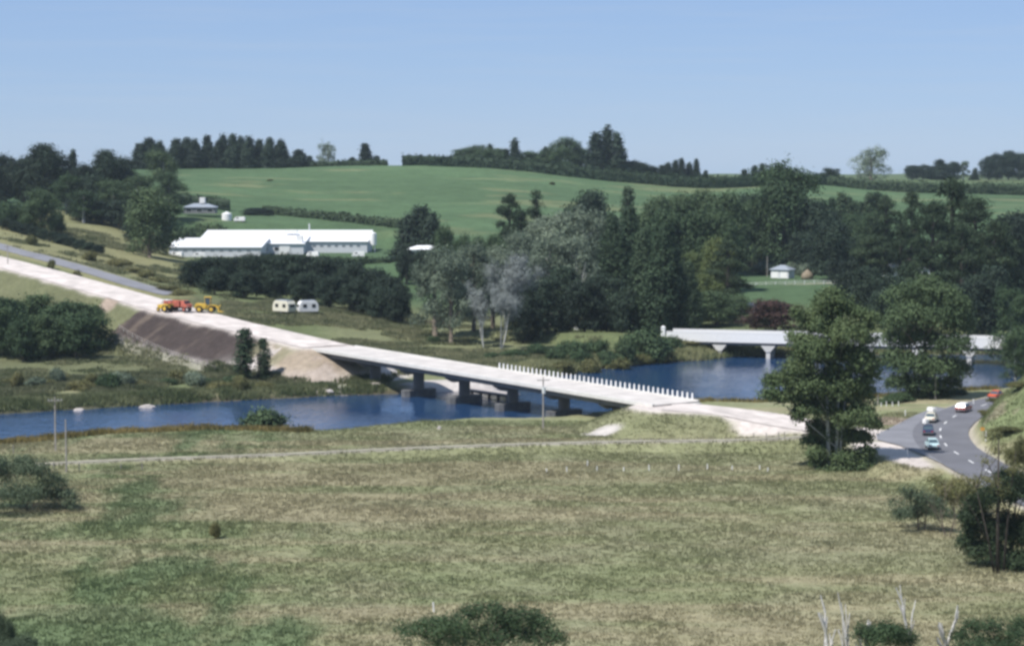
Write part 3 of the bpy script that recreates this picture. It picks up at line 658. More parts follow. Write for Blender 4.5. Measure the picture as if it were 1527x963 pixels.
def crown_mesh(kind, seed, hgt, wid, leaf, ncl, per, spread=None):
    """returns crown mesh and trunk mesh in metres, base at the origin"""
    g = np.random.default_rng(seed * 101 + 5); H, Wd = hgt, wid; spread = spread or leaf * 1.1; droop, asp, rnd, flat = 0, .55, .9, 1.0; ct = None
    tr = MB(); bare = {'conifer': .02, 'spruce': .04, 'pine': .16, 'broad': .06, 'gum': .22, 'pop': .05, 'lomb': .04, 'bush': 0, 'willow': .02, 'cabbage': .5, 'dense': .0}[kind]
    limbs = []
    if kind in ('conifer', 'spruce', 'pop', 'lomb'):
        u_ = g.uniform(0, 1, ncl); t_ = 1 - (1 - u_) ** .62 if kind in ('conifer', 'spruce') else u_; a = g.uniform(0, 2 * math.pi, ncl)
        if kind == 'conifer': pr = np.minimum(1, (1 - t_) ** .85 * 1.22) * (.72 + .28 * np.minimum(1, t_ * 6))
        elif kind == 'spruce': pr = (1 - t_) ** 1.15 * (.68 + .32 * np.abs(np.sin(t_ * 23 + np.sin(a * 3) * .8)))
        elif kind == 'lomb': pr = np.sin(np.clip(t_ * .93 + .07, 0, 1) * math.pi) ** .55
        else: pr = np.minimum(1, ((1 - t_) * 2.1) ** .75) * (.6 + .4 * np.minimum(1, t_ * 5))
        lump = .82 + .34 * np.sin(a * 3 + t_ * 9 + seed) * np.sin(t_ * 17 + a * 2 + seed * 2)
        r = pr * Wd / 2 * np.clip(lump, .45, 1.1) * (.35 + .65 * g.uniform(0, 1, ncl) ** .45)
        lean = g.normal(0, .02, 2) * H
        P = np.column_stack([np.cos(a) * r + lean[0] * t_, np.sin(a) * r + lean[1] * t_, H * (bare + (1 - bare) * t_) - (r * .25 if kind == 'spruce' else 0) * np.ones(ncl)])
        o = np.column_stack([np.cos(a), np.sin(a), np.full(ncl, .25 if kind != 'spruce' else -.1)])
        droop = .8 if kind == 'spruce' else -.9; asp = .45; rnd = .7
        ct = np.clip(vnoise(a * 2.2, t_ * 7, seed) * .75 + g.uniform(0, .3, ncl), 0, 1)
        tr.tube([(0, 0, -.6), (lean[0] * .5, lean[1] * .5, H * .5), (lean[0], lean[1], H * .96)], [H * .022, H * .014, .04], 7)
        for i in range(9):
            tt = g.uniform(.1, .8); aa = g.uniform(0, 6.28); rr = Wd * .3 * (1 - tt * .6); z0 = H * tt
            tr.tube([(lean[0] * tt, lean[1] * tt, z0), (math.cos(aa) * rr + lean[0] * tt, math.sin(aa) * rr + lean[1] * tt, z0 + rr * (.1 if kind == 'spruce' else 1.1))], [H * .006, .03], 5)
    else:
        lobes = []
        if kind == 'pine':
            for i in range(15):
                tt = .22 + .76 * (i / 14); rr = Wd * .5 * (1.05 - .75 * ((tt - .35) / .65) ** 2 if tt > .35 else .85) * g.uniform(.35, .8); aa = i * 2.4 + g.uniform(-.4, .4)
                sz = Wd * g.uniform(.15, .25) * (1.15 - .45 * tt)
                lobes.append((math.cos(aa) * rr, math.sin(aa) * rr, H * tt * .93, sz, sz, sz * .5))
            lobes.append((0, 0, H * .95, Wd * .13, Wd * .13, H * .05)); flat = .6; asp = .35; droop = -.3
        elif kind == 'gum':
            for i in range(13):
                tt = .16 + .76 * (i + .5) / 13; rr = Wd * .5 * math.sin(min(1, tt * 1.02) * math.pi) ** .5 * g.uniform(.3, .85); aa = i * 2.4 + g.uniform(-.5, .5); sz = Wd * g.uniform(.15, .25)
                lobes.append((math.cos(aa) * rr, math.sin(aa) * rr, H * tt, sz, sz, sz * 1.15))
            lobes.append((0, 0, H * .9, Wd * .17, Wd * .17, H * .09)); asp = .4; droop = .7
        elif kind in ('broad', 'dense', 'willow'):
            for i in range(17 if kind != 'dense' else 13):
                tt = (i + .5) / 17 if kind != 'dense' else (i + .5) / 13; tt = .10 + .80 * tt
                rr = Wd * .5 * math.sin(min(1, .12 + tt * .9) * math.pi) ** .5 * g.uniform(.35, .78); aa = i * 2.4 + g.uniform(-.5, .5); sz = Wd * g.uniform(.16, .25)
                lobes.append((math.cos(aa) * rr, math.sin(aa) * rr, H * tt, sz, sz, min(sz * .95, H * .16)))
            lobes.append((0, 0, H * .87, Wd * .2, Wd * .2, H * .13)); lobes.append((0, 0, H * .5, Wd * .36, Wd * .36, H * .34))
            if kind == 'willow': droop = 1.2; asp = .35
        else:   # bush
            for i in range(11):
                aa = i * 2.4 + g.uniform(-.6, .6); rr = Wd * .5 * g.uniform(.15, .85); tt = g.uniform(.15, .8) * (1 - .5 * rr / (Wd * .5)); sz = Wd * g.uniform(.09, .24)
                lobes.append((math.cos(aa) * rr, math.sin(aa) * rr, H * tt, sz, sz, min(sz, H * .3)))
            lobes.append((0, 0, H * .42, Wd * .30, Wd * .30, H * .38))
        P, o, k = lobe_points(lobes, ncl, seed * 7 + 1, .45 if kind != 'gum' else .3)
        P[:, 2] = np.clip(P[:, 2], .05, None)
        lt = g.uniform(0, 1, len(lobes)); ct = np.clip(lt[k] * .6 + g.uniform(0, .4, ncl), 0, 1)
        tw = H * .022 if kind != 'bush' else .06
        if kind == 'bush':
            for l in lobes[:7]: tr.tube([(0, 0, -.3), (l[0] * .4, l[1] * .4, l[2] * .5), (l[0], l[1], l[2])], [tw, tw * .7, .015], 5)
        else:
            bz = H * (.8 if kind in ('pine', 'gum') else .66)
            tr.tube([(0, 0, -.8), (g.normal(0, .2), g.normal(0, .2), bz * .5), (0, 0, bz), (0, 0, H * .92)], [tw * 1.25, tw, tw * .6, .05], 8)
            for l in lobes:
                z0 = max(H * bare * .8, l[2] - math.hypot(l[0], l[1]) * .75 - H * .03); z0 = min(z0, bz)
                tr.tube([(0, 0, z0), (l[0] * .5, l[1] * .5, (z0 + l[2]) / 2 + H * .01), (l[0], l[1], l[2])], [tw * .5, tw * .3, .03], 5)
    Vt, Fc, ti = leaves(P, o, per, leaf, spread * CSP, seed + 900, asp, droop, rnd, ct, flat)
    k = kind + str(seed) + str(leaf)
    me = npmesh('crown_' + k, Vt, Fc, tint=ti)
    tm = bpy.data.meshes.new('trunk_' + k); tm.from_pydata(tr.v, [], tr.f); tm.update()
    for p in tm.polygons: p.use_smooth = True
    return me, tm
PROTO = {}
def proto(kind, var, leafm, barkm, H, Wd, leaf, ncl, per, spread=None):
    key = (kind, var, leafm, barkm, leaf, H)
    if key not in PROTO:
        me, tm = crown_mesh(kind, var, H, Wd, leaf, ncl, per, spread); me.materials.append(F[leafm]); tm.materials.append(M[barkm]); PROTO[key] = (me, tm, H, Wd)
    return PROTO[key]
#        kind, leaf mat, bark, H, W, leaf, clusters, per
SPEC = dict(conifer=('conifer', 'conifer', 'darkbark', 15, 7, .75, 900, 8, .45), spruce=('spruce', 'conifer', 'darkbark', 14, 6, .65, 700, 7, .35), pine=('pine', 'pine', 'darkbark', 30, 17, .80, 1100, 9, .75),
            broad=('broad', 'broad', 'bark', 20, 17, .75, 1300, 8, .7), dense=('dense', 'broad', 'bark', 12, 11, .6, 1100, 8, .5), gum=('gum', 'gum', 'palebark', 21, 12, .62, 1000, 8, .55), gumd=('gum', 'broad', 'palebark', 21, 12, .62, 1000, 8, .55),
            pop=('pop', 'pop', 'bark', 24, 7, .6, 1300, 8, .45), lomb=('lomb', 'pop', 'bark', 14, 2.6, .5, 420, 7, .3), bush=('bush', 'broad', 'bark', 3.5, 4.5, .38, 420, 9, .3), bushol=('bush', 'olive', 'bark', 3.5, 4.5, .36, 420, 9, .3),
            bushye=('bush', 'yel', 'bark', 3.5, 4.5, .38, 420, 9, .3), yel=('broad', 'yel', 'bark', 20, 17, .75, 1000, 8, .7), red=('dense', 'red', 'bark', 12, 11, .6, 1000, 8, .5), gumround=('gum', 'gum', 'bark', 17, 17, .75, 520, 8, .6),
            evergreen=('dense', 'conifer', 'bark', 12, 11, .62, 1200, 8, .5), dark=('broad', 'conifer', 'darkbark', 20, 17, .8, 1300, 8, .7), bushgum=('bush', 'gum', 'bark', 3.5, 4.5, .4, 420, 9, .3), willow=('willow', 'gum', 'bark', 12, 11, .5, 1200, 8, .5))
SPEC['bigdense'] = ('dense', 'broad', 'bark', 30, 25, .85, 2600, 9, .8); SPEC['middense'] = ('dense', 'broad', 'bark', 18, 16, .75, 1500, 8, .65)
SPEC['gumb'] = ('gum', 'gum', 'bark', 21, 12, .62, 1000, 8, .55);
NV = dict(gumb=3, middense=3, conifer=3, spruce=3, pine=4, broad=4, dense=3, gum=4, bush=3, evergreen=3, pop=3, dark=3, lomb=2)
cnt = {}
WF = dict(gumb=1.4, conifer=1.75, spruce=1.75, lomb=1.5, pop=1.35, gum=1.35, gumd=1.3, broad=1.25, dark=1.3, pine=1.25, evergreen=1.15, gumround=1.1, bush=1.25, bushol=1.25)
def plant(name, kind, px, top, D, w, label, cat='tree', group=None, hmin=1.0, rot=None, z=None):
    x, _, _ = at(px, 300, D); zt = at(px, top, D)[2]; g0 = gz(x, D) if z is None else z; h = max(zt - g0, hmin); wm_ = w / FPX * D * WF.get(kind, 1.2)
    i = cnt.get(kind, 0); cnt[kind] = i + 1
    kd, lf, bk, H, Wd, leaf, ncl, per, sp = SPEC[kind]; ncl, per = int(ncl * .5), int(per * 2.1)
    me, tm, H, Wd = proto(kd, 1 + i % NV.get(kind, 2), lf, bk, H, Wd, leaf, ncl, per, sp)
    r = empty(name, (x, D, g0 - .05), rot if rot is not None else random.uniform(0, 6.28), (wm_ / Wd, wm_ / Wd, h / H))
    tag(r, label, cat, group)
    if kd == 'bush':
        link('foliage', me, None, r); link('stem', tm, None, r)
    else:
        link('crown', me, None, r); link('trunk', tm, None, r)
    return r
def row(name, kind, entries, fmt, group, cat='tree'):
    """entries (px, top, D, w) sorted from left to right; fmt takes the ordinal word"""
    E = sorted(entries, key=lambda e: e[0])
    for i, e in enumerate(E): plant(name, e[4] if len(e) > 4 else kind, e[0], e[1], e[2], e[3], fmt.format(ORD[i]), cat, group)

# --- far left hill
row('tree', 'dark', [(8, 232, 850, 44), (36, 236, 830, 46), (68, 217, 815, 60), (-20, 240, 820, 50)], 'tall dark tree on the far left hill, {} of the dense clump from the left', 'dark clump at the far left')
plant('conifer_tree', 'spruce', 109, 224, 850, 20, 'thin pointed conifer rising behind the far left trees')
row('tree', 'dark', [(122, 246, 830, 44), (160, 226, 835, 48), (185, 236, 850, 34), (140, 262, 800, 46)], 'round dark tree on the left skyline, {} of four from the left', 'round trees on the left skyline')
row('tree', 'gumd', [(205, 262, 815, 60), (245, 226, 860, 46), (252, 258, 830, 42), (100, 262, 800, 44), (170, 270, 780, 50), (125, 285, 770, 44)], 'grey-green tree on the left slope below the skyline, {} from the left', 'grey-green trees on the left slope')
plant('broadleaf_tree', 'broad', 222, 283, 690, 72, 'large rounded tree standing alone on the slope left of the factory')
plant('broadleaf_tree', 'broad', 60, 283, 705, 46, 'small rounded tree at the end of the roadside hedge, far left')
row('bush', 'bush', [(5, 300, 705, 40), (28, 298, 708, 40), (85, 312, 715, 22)], 'green hedge bush at the far left field edge, {} from the left', 'bushes at the left field edge', 'bush')
row('bush', 'evergreen', [(150, 300, 775, 50), (178, 300, 772, 50), (208, 306, 760, 44), (120, 297, 780, 50), (200, 322, 735, 36)], 'low dark bush along the top of the pale field, {} from the left', 'bushes topping the pale field', 'bush')
# the dark hedge line beside the old road
row('bush', 'evergreen', [(10 + i * 13.5, 326 + i * 3.9, 690 - i * 3.4, 22) for i in range(11)], 'dark hedge bush along the bank above the old road, {} from the left', 'bushes above the old road', 'bush')
row('bush', 'bushol', [(45, 350, 640, 18), (132, 372, 620, 18), (175, 385, 620, 40), (190, 398, 600, 30), (215, 402, 590, 26), (75, 385, 566, 10), (112, 402, 556, 12), (250, 425, 545, 34), (270, 430, 540, 30), (235, 412, 585, 24)], 'scrubby bush on the verge of the old road, {} from the left', 'scrub beside the old road', 'bush')
# --- conifers along the green ridge
row('conifer_tree', 'conifer', [(212, 214, 1120, 22), (226, 206, 1125, 26), (240, 211, 1120, 20), (262, 207, 1120, 22), (277, 206, 1128, 22), (292, 208, 1120, 20), (308, 202, 1125, 18), (325, 210, 1120, 18), (334, 201, 1126, 18), (347, 200, 1120, 18), (359, 204, 1128, 18), (371, 204, 1120, 20), (386, 208, 1126, 18), (401, 206, 1120, 18), (418, 209, 1122, 22), (445, 223, 1120, 22)],
    'dark conifer in the close row along the left ridge top, {} from the left', 'conifers along the left ridge')
plant('tree', 'gumround', 490, 216, 1150, 36, 'open umbrella-shaped tree on the ridge right of the conifer row')
row('conifer_tree', 'spruce', [(462, 232, 1150, 16), (524, 234, 1150, 16), (546, 214, 1150, 24), (563, 232, 1150, 16)], 'small wispy conifer behind the ridge-top hedge, {} from the left', 'wispy conifers behind the left ridge hedge')
# --- beyond the central hedge
row('tree', 'broad', [(690, 222, 1190, 36), (712, 217, 1185, 40), (740, 222, 1190, 36), (790, 226, 1190, 40), (820, 224, 1190, 40), (845, 206, 1180, 46), (866, 222, 1190, 36)], 'rounded hazy tree behind the central ridge hedge, {} from the left', 'rounded trees behind the central hedge')
row('conifer_tree', 'spruce', [(768, 206, 1185, 22), (755, 222, 1190, 20), (815, 218, 1190, 18), (733, 214, 1195, 16)], 'pointed hazy conifer among the rounded ridge trees, {} from the left', 'pointed conifers behind the central hedge')
row('conifer_tree', 'spruce', [(889, 198, 1170, 34), (906, 187, 1178, 30), (921, 196, 1172, 30)], 'tall dark spruce in the trio on the ridge, {} from the left', 'three tall ridge spruces')
row('tree', 'dark', [(938, 240, 1180, 34), (955, 243, 1185, 34), (975, 250, 1190, 30)], 'low dark tree right of the tall ridge spruces, {} from the left', 'low trees right of the spruces')
row('conifer_tree', 'spruce', [(988, 246, 1195, 18), (996, 242, 1195, 18), (1007, 238, 1195, 16), (1016, 236, 1195, 16), (1028, 242, 1200, 18), (1039, 236, 1195, 13), (1052, 254, 1195, 12)], 'small dark conifer on the skyline right of centre, {} from the left', 'skyline conifers right of centre')
row('conifer_tree', 'spruce', [(1109, 252, 1195, 16), (1124, 246, 1195, 16), (1137, 244, 1195, 16), (1150, 252, 1200, 18)], 'small conifer on the skyline beside the big round tree, {} from the left', 'skyline conifers left of the big tree')
plant('tree', 'gumround', 1298, 224, 1200, 66, 'wide see-through gum tree alone on the right skyline')
plant('bush', 'dark', 1239, 251, 1140, 26, 'rounded bush at the left end of the right ridge hedge', 'bush')
row('tree', 'dark', [(1360, 247, 1480, 26), (1376, 246, 1480, 24), (1392, 248, 1480, 24), (1403, 238, 1480, 22, 'conifer'), (1420, 242, 1480, 24), (1436, 241, 1480, 14, 'gumd'), (1452, 250, 1480, 12, 'spruce'), (1474, 234, 1470, 26), (1487, 230, 1470, 26), (1503, 226, 1470, 26), (1519, 229, 1470, 28), (1537, 232, 1470, 28)],
    'bluish distant tree on the right horizon, {} from the left', 'distant trees on the right horizon')

# --- hedges
def hedge(name, P, hgt, wid, label, leaf=.9, dens=14, mat='hedge', cat='hedge'):
    P = np.asarray(P); L = np.r_[0, np.cumsum(np.hypot(*np.diff(P[:, :2], axis=0).T))]; n = int(L[-1] * dens)
    g = np.random.default_rng(len(P) * 31 + int(L[-1])); s_ = g.uniform(0, L[-1], n)
    c = np.column_stack([np.interp(s_, L, P[:, k]) for k in range(3)])
    a = g.uniform(-.15, math.pi + .15, n); hh_ = hgt * (.85 + .3 * fbm(s_ / 6, s_ * 0, 3, 2))
    c[:, 1] += np.cos(a) * wid / 2; c[:, 2] += np.abs(np.sin(a)) ** .6 * hh_ * g.uniform(.1, 1, n) ** .4
    o = np.column_stack([np.zeros(n), np.cos(a), np.sin(a)])
    Vt, Fc, ti = leaves(c, o, 4, leaf, leaf * .4, 77, .6)
    Vc = []; Fq = []
    for i in range(len(P)):
        for dy, dz in ((-.36, -.4), (-.33, .55), (-.18, .8), (.18, .8), (.33, .55), (.36, -.4)): Vc.append((P[i][0], P[i][1] + dy * wid, P[i][2] + dz * hgt if dz > 0 else P[i][2] + dz))
        if i: Fq += [((i - 1) * 6 + k, (i - 1) * 6 + k + 1, i * 6 + k + 1, i * 6 + k) for k in range(5)]
    n0 = len(Vt); Vt = np.vstack([Vt, np.array(Vc)]); Fc = np.vstack([Fc, np.array(Fq) + n0]); ti = np.r_[ti, np.full(len(Vc), .3)]
    return tag(link(name, npmesh(name, Vt, Fc, tint=ti), F[mat]), label, cat)
def hline(pts, D0=None):
    out = []
    for px, D in pts:
        x = at(px, 260, D)[0]; out.append((x, D, gz(x, D)))
    return densify(smooth_line(out, 2), 4)
hedge('hedge', hline([(372, 1135), (440, 1130), (520, 1128), (582, 1125)]), 3.4, 3, 'low ragged hedge on the ridge behind the wispy conifers')
hedge('hedge', hline([(600, 1110), (680, 1112), (760, 1105), (840, 1098), (920, 1095), (1000, 1092), (1070, 1092), (1150, 1100), (1235, 1110)]), 6.4, 4.4, 'long clipped dark hedge curving down along the central ridge', dens=16)
hedge('hedge', hline([(1232, 1110), (1300, 1106), (1360, 1100), (1430, 1098), (1540, 1100), (1620, 1100)]), 6.0, 4.4, 'clipped dark hedge along the right-hand ridge', dens=16)
hedge('hedge', hline([(392, 885), (450, 868), (520, 850), (580, 838), (640, 828)]), 3.6, 3, 'thin dark hedge along the foot of the green hill behind the factory')
hedge('hedge', hline([(458, 716), (520, 718), (600, 726)]), 2.6, 2.4, 'low hedge in front of the right wing of the factory')
hedge('hedge', hline([(250, 905), (300, 900), (350, 895)]), 5.5, 4, 'thick dark hedge behind the house with the white tower', leaf=.8, dens=16)
row('bush', 'evergreen', [(384, 310, 880, 40), (374, 315, 870, 24), (398, 318, 872, 24)], 'dark bush at the left end of the foot-hill hedge, {} from left', 'bushes at the hedge end', 'bush')
row('bush', 'bush', [(300, 330, 815, 44), (325, 332, 812, 30), (275, 338, 790, 40)], 'green bush below the house with the white tower, {} from the left', 'bushes below the tower house', 'bush')
plant('bush', 'bushol', 824, 271, 1040, 9, 'single small dark bush on the open green hillside', 'bush')
plant('bush', 'bushol', 402, 278, 1020, 8, 'tiny shrub on the green hillside above the factory', 'bush')

# --- dark evergreen belt below the factory
row('evergreen_tree', 'evergreen', [(286, 388, 590, 40), (306, 386, 600, 46), (328, 384, 592, 46), (352, 383, 604, 48), (376, 381, 594, 48), (402, 380, 604, 48), (428, 379, 596, 50), (454, 382, 604, 48), (480, 384, 594, 50), (504, 387, 600, 48), (528, 392, 590, 50), (552, 402, 580, 46), (576, 412, 570, 46), (596, 424, 560, 34)],
    'dark dense evergreen in the belt below the factory, {} from the left', 'evergreen belt below the factory')
row('evergreen_tree', 'evergreen', [(318, 402, 570, 44), (362, 405, 568, 44), (408, 402, 572, 48), (450, 408, 566, 46), (492, 412, 560, 46), (534, 418, 552, 46), (566, 430, 545, 42), (590, 436, 540, 34)],
    'lower dark evergreen at the front of the belt behind the caravans, {} from the left', 'front of the evergreen belt')
# --- valley trees behind the new bridge
row('pine_tree', 'conifer', [(612, 320, 725, 36), (626, 307, 728, 40), (643, 318, 722, 34)], 'blackish conifer in the isolated clump left of the valley trees, {} from the left', 'isolated dark conifer clump')
row('bush', 'evergreen', [(606, 372, 668, 28), (628, 374, 664, 34), (650, 368, 668, 32)], 'black-green bush at the foot of the isolated conifer clump, {} from the left', 'bushes under the conifer clump', 'bush')
row('tree', 'broad', [(664, 338, 660, 34), (690, 352, 650, 34), (712, 355, 650, 36), (738, 352, 660, 34)], 'mid-green tree behind the grey bare tree, {} from the left', 'trees behind the bare tree')
row('gum_tree', 'gumb', [(648, 372, 512, 62), (672, 384, 500, 50), (706, 362, 520, 54), (735, 372, 530, 54)], 'pale grey-green gum on the bank left of the bare tree, {} from the left', 'gums left of the bare tree')
row('pine_tree', 'pine', [(760, 289, 680, 46), (800, 283, 690, 42), (776, 312, 660, 50)], 'dark pointed pine rising out of the valley trees, {} from the left', 'pines above the valley trees')
plant('broadleaf_tree', 'dark', 880, 287, 720, 62, 'flat-topped dark tree standing above the middle of the valley trees')
plant('poplar_tree', 'lomb', 938, 282, 760, 17, 'single narrow poplar standing up against the green hill')
row('gum_tree', 'gum', [(800, 330, 600, 60), (835, 318, 590, 70), (870, 314, 580, 66), (905, 326, 590, 58), (820, 352, 545, 60), (860, 356, 540, 60), (780, 350, 560, 50)], 'tall soft grey-green gum in the middle of the valley, {} from the left', 'tall gums in mid valley')
row('broadleaf_tree', 'middense', [(940, 328, 620, 50), (975, 296, 720, 60), (1010, 292, 725, 56), (1046, 287, 730, 64), (1085, 290, 720, 60), (1122, 300, 738, 50), (990, 316, 660, 60), (1035, 318, 660, 60), (1078, 318, 660, 56)], 'dark broadleaf tree in the bank of trees right of the gums, {} from the left', 'broadleaf bank right of the gums')
row('poplar_tree', 'pop', [(915, 322, 545, 36), (940, 312, 552, 38), (1026, 392, 520, 32), (985, 338, 506, 50), (962, 346, 512, 40), (1007, 372, 508, 36), (925, 350, 545, 40)], 'tall dark columnar poplar in the front group above the river, {} from the left', 'columnar poplars above the river')
row('tree', 'dark', [(800, 420, 510, 60), (838, 400, 520, 60), (872, 420, 512, 60), (905, 410, 520, 56), (780, 440, 505, 50), (935, 430, 510, 50)], 'dark low tree in the shade under the gums, {} from the left', 'dark trees under the gums')
plant('broadleaf_tree', 'bigdense', 1170, 248, 740, 112, 'huge rounded dark tree rising above the hut paddock')
row('broadleaf_tree', 'dark', [(1118, 290, 745, 60), (1214, 300, 735, 60), (1240, 330, 700, 60), (1200, 345, 728, 50)], 'dark tree shouldering the huge rounded tree, {} from the left', 'trees around the huge tree')
row('tree', 'yel', [(1070, 356, 600, 54), (1036, 376, 610, 48), (1050, 408, 565, 50)], 'lighter yellow-green tree in front of the dark broadleaf bank, {} from the left', 'lighter trees left of the paddock')
plant('pine_tree', 'pine', 1086, 358, 585, 62, 'bushy dark conifer at the left edge of the hut paddock')
row('tree', 'broad', [(1040, 432, 545, 60), (1070, 436, 550, 60), (1098, 442, 560, 50), (1010, 430, 530, 44), (1130, 470, 560, 40)], 'rounded green tree above the left end of the old bridge, {} from the left', 'trees above the old bridge end')
plant('tree', 'red', 1158, 448, 532, 78, 'maroon-leaved rounded tree beside the white sheds')
row('bush', 'bushgum', [(1188, 388, 725, 22), (1228, 390, 730, 60), (1255, 396, 700, 40), (1140, 388, 728, 40), (1200, 392, 718, 20)], 'pale bush round the hut in the far paddock, {} from the left', 'bushes round the hut', 'bush')
row('poplar_tree', 'lomb', [(1228, 300, 800, 12), (1240, 297, 800, 13), (1252, 289, 800, 15), (1264, 296, 800, 13), (1275, 301, 800, 12), (1285, 303, 800, 12), (1296, 289, 800, 14), (1309, 289, 800, 14), (1318, 292, 800, 13)], 'slim young poplar in the row along the paddock edge, {} from the left', 'row of slim poplars')
row('broadleaf_tree', 'broad', [(1232, 330, 770, 50), (1268, 322, 780, 50), (1300, 318, 770, 50), (1262, 345, 740, 56)], 'rounded tree at the foot of the slim poplar row, {} from the left', 'trees below the poplar row')
row('pine_tree', 'pine', [(1322, 296, 640, 62), (1360, 286, 620, 46), (1345, 320, 600, 60), (1420, 268, 575, 96), (1392, 300, 560, 70), (1455, 296, 565, 90), (1484, 330, 550, 84), (1436, 330, 540, 84), (1300, 352, 600, 66), (1500, 352, 560, 70)], 'tall ragged dark pine in the right-hand stand, {} from the left', 'right-hand pine stand')
row('broadleaf_tree', 'dark', [(1508, 322, 640, 66), (1535, 312, 650, 60), (1300, 400, 560, 60), (1335, 412, 545, 60), (1275, 385, 600, 50), (1480, 400, 520, 66), (1450, 420, 515, 60)], 'dark tree filling in beneath the right-hand pines, {} from the left', 'trees beneath the pines')
row('tree', 'gumd', [(1512, 430, 470, 60), (1535, 440, 455, 50), (1518, 490, 425, 50), (1540, 500, 420, 50)], 'leafy tree at the right edge above the river, {} from the left', 'leafy trees at the right edge')
# --- river bank beyond the bridges
row('bush', 'bush', [(975, 486, 478, 52), (932, 502, 470, 30), (945, 492, 486, 34), (850, 505, 472, 44), (890, 506, 476, 40), (830, 516, 462, 30), (1002, 500, 488, 34), (910, 520, 466, 30), (870, 522, 462, 30)], 'rounded green bush on the far river bank between the bridges, {} from the left', 'far bank bushes between the bridges', 'bush')
row('bush', 'bushol', [(960, 527, 474, 30), (990, 524, 478, 30), (1030, 512, 492, 34), (840, 536, 452, 30), (880, 534, 456, 30), (925, 530, 464, 30), (805, 545, 444, 22), (1060, 516, 496, 30), (1085, 520, 500, 30)], 'low olive scrub at the far water edge, {} from the left', 'olive scrub at the far water edge', 'bush')
row('bush', 'bush', [(730, 524, 468, 20), (770, 520, 472, 34), (800, 512, 478, 34), (648, 500, 500, 20)], 'small dark bush near the bare tree on the far bank, {} from the left', 'bushes near the bare tree', 'bush')
# --- left bank
row('bush', 'dense', [(12, 446, 468, 58), (50, 440, 476, 60), (92, 452, 468, 70), (128, 454, 470, 60), (66, 470, 458, 56), (-10, 460, 460, 50), (110, 474, 458, 60), (30, 474, 456, 50)], 'large rounded dark green bush below the new road at far left, {} from the left', 'big bushes below the new road', 'bush')
row('poplar_tree', 'lomb', [(361, 492, 424, 22), (393, 505, 425, 15)], 'small dark poplar on the left bank in front of the embankment, {} from the left', 'two small poplars by the embankment')
g_ = np.random.default_rng(5); ent = []
for i in range(23):
    px = 5 + i * 18.5 + g_.uniform(-6, 6); ent.append((px, g_.uniform(545, 566) + (px / 430) * 6, 414 + g_.uniform(-6, 16) , g_.uniform(20, 36), ['bushol', 'bushgum', 'bush', 'bushol'][int(g_.integers(4))]))
row('bush', 'bushol', ent, 'scrubby bush on the rough left river bank, {} from the left', 'scrub on the left river bank', 'bush')
plant('bush', 'bush', 394, 607, 366, 60, 'dense olive bush right at the near water edge on the left', 'bush', rot=1)
# --- near things
SPEC['nearbush'] = ('bush', 'willow', 'bark', 5.5, 9, .20, 1500, 15, .27); SPEC['neardark'] = ('dense', 'broad', 'darkbark', 9, 9, .32, 1900, 12, .3); SPEC['nearolive'] = ('bush', 'olive', 'bark', 5, 8, .28, 1400, 12, .25); SPEC['nearbroad'] = ('bush', 'broad', 'bark', 5.5, 9, .20, 1500, 15, .27)
row('bush', 'bushol', [(317, 776, 250, 18)], 'lone small dark tussock in the meadow at left', None, 'bush')
row('bush', 'nearbush', [(-5, 905, 186, 40), (10, 940, 184, 90)], 'green bush at the bottom left corner, {} from the left', 'bottom left bushes', 'bush')
row('bush', 'nearolive', [(1508, 640, 318, 44), (1476, 628, 336, 26), (1525, 606, 330, 44), (1490, 610, 345, 22), (1500, 590, 352, 26), (1535, 640, 300, 40)], 'low bush on the grassy spur inside the road bend, {} from the left', 'bushes on the spur', 'bush')
row('bush', 'bush', [(1325, 592, 388, 30), (1345, 584, 392, 40), (1375, 578, 396, 40), (1405, 574, 398, 34), (1270, 590, 390, 34), (1430, 580, 402, 30)], 'green undergrowth bush below the second big tree, {} from the left', 'undergrowth by the river', 'bush')

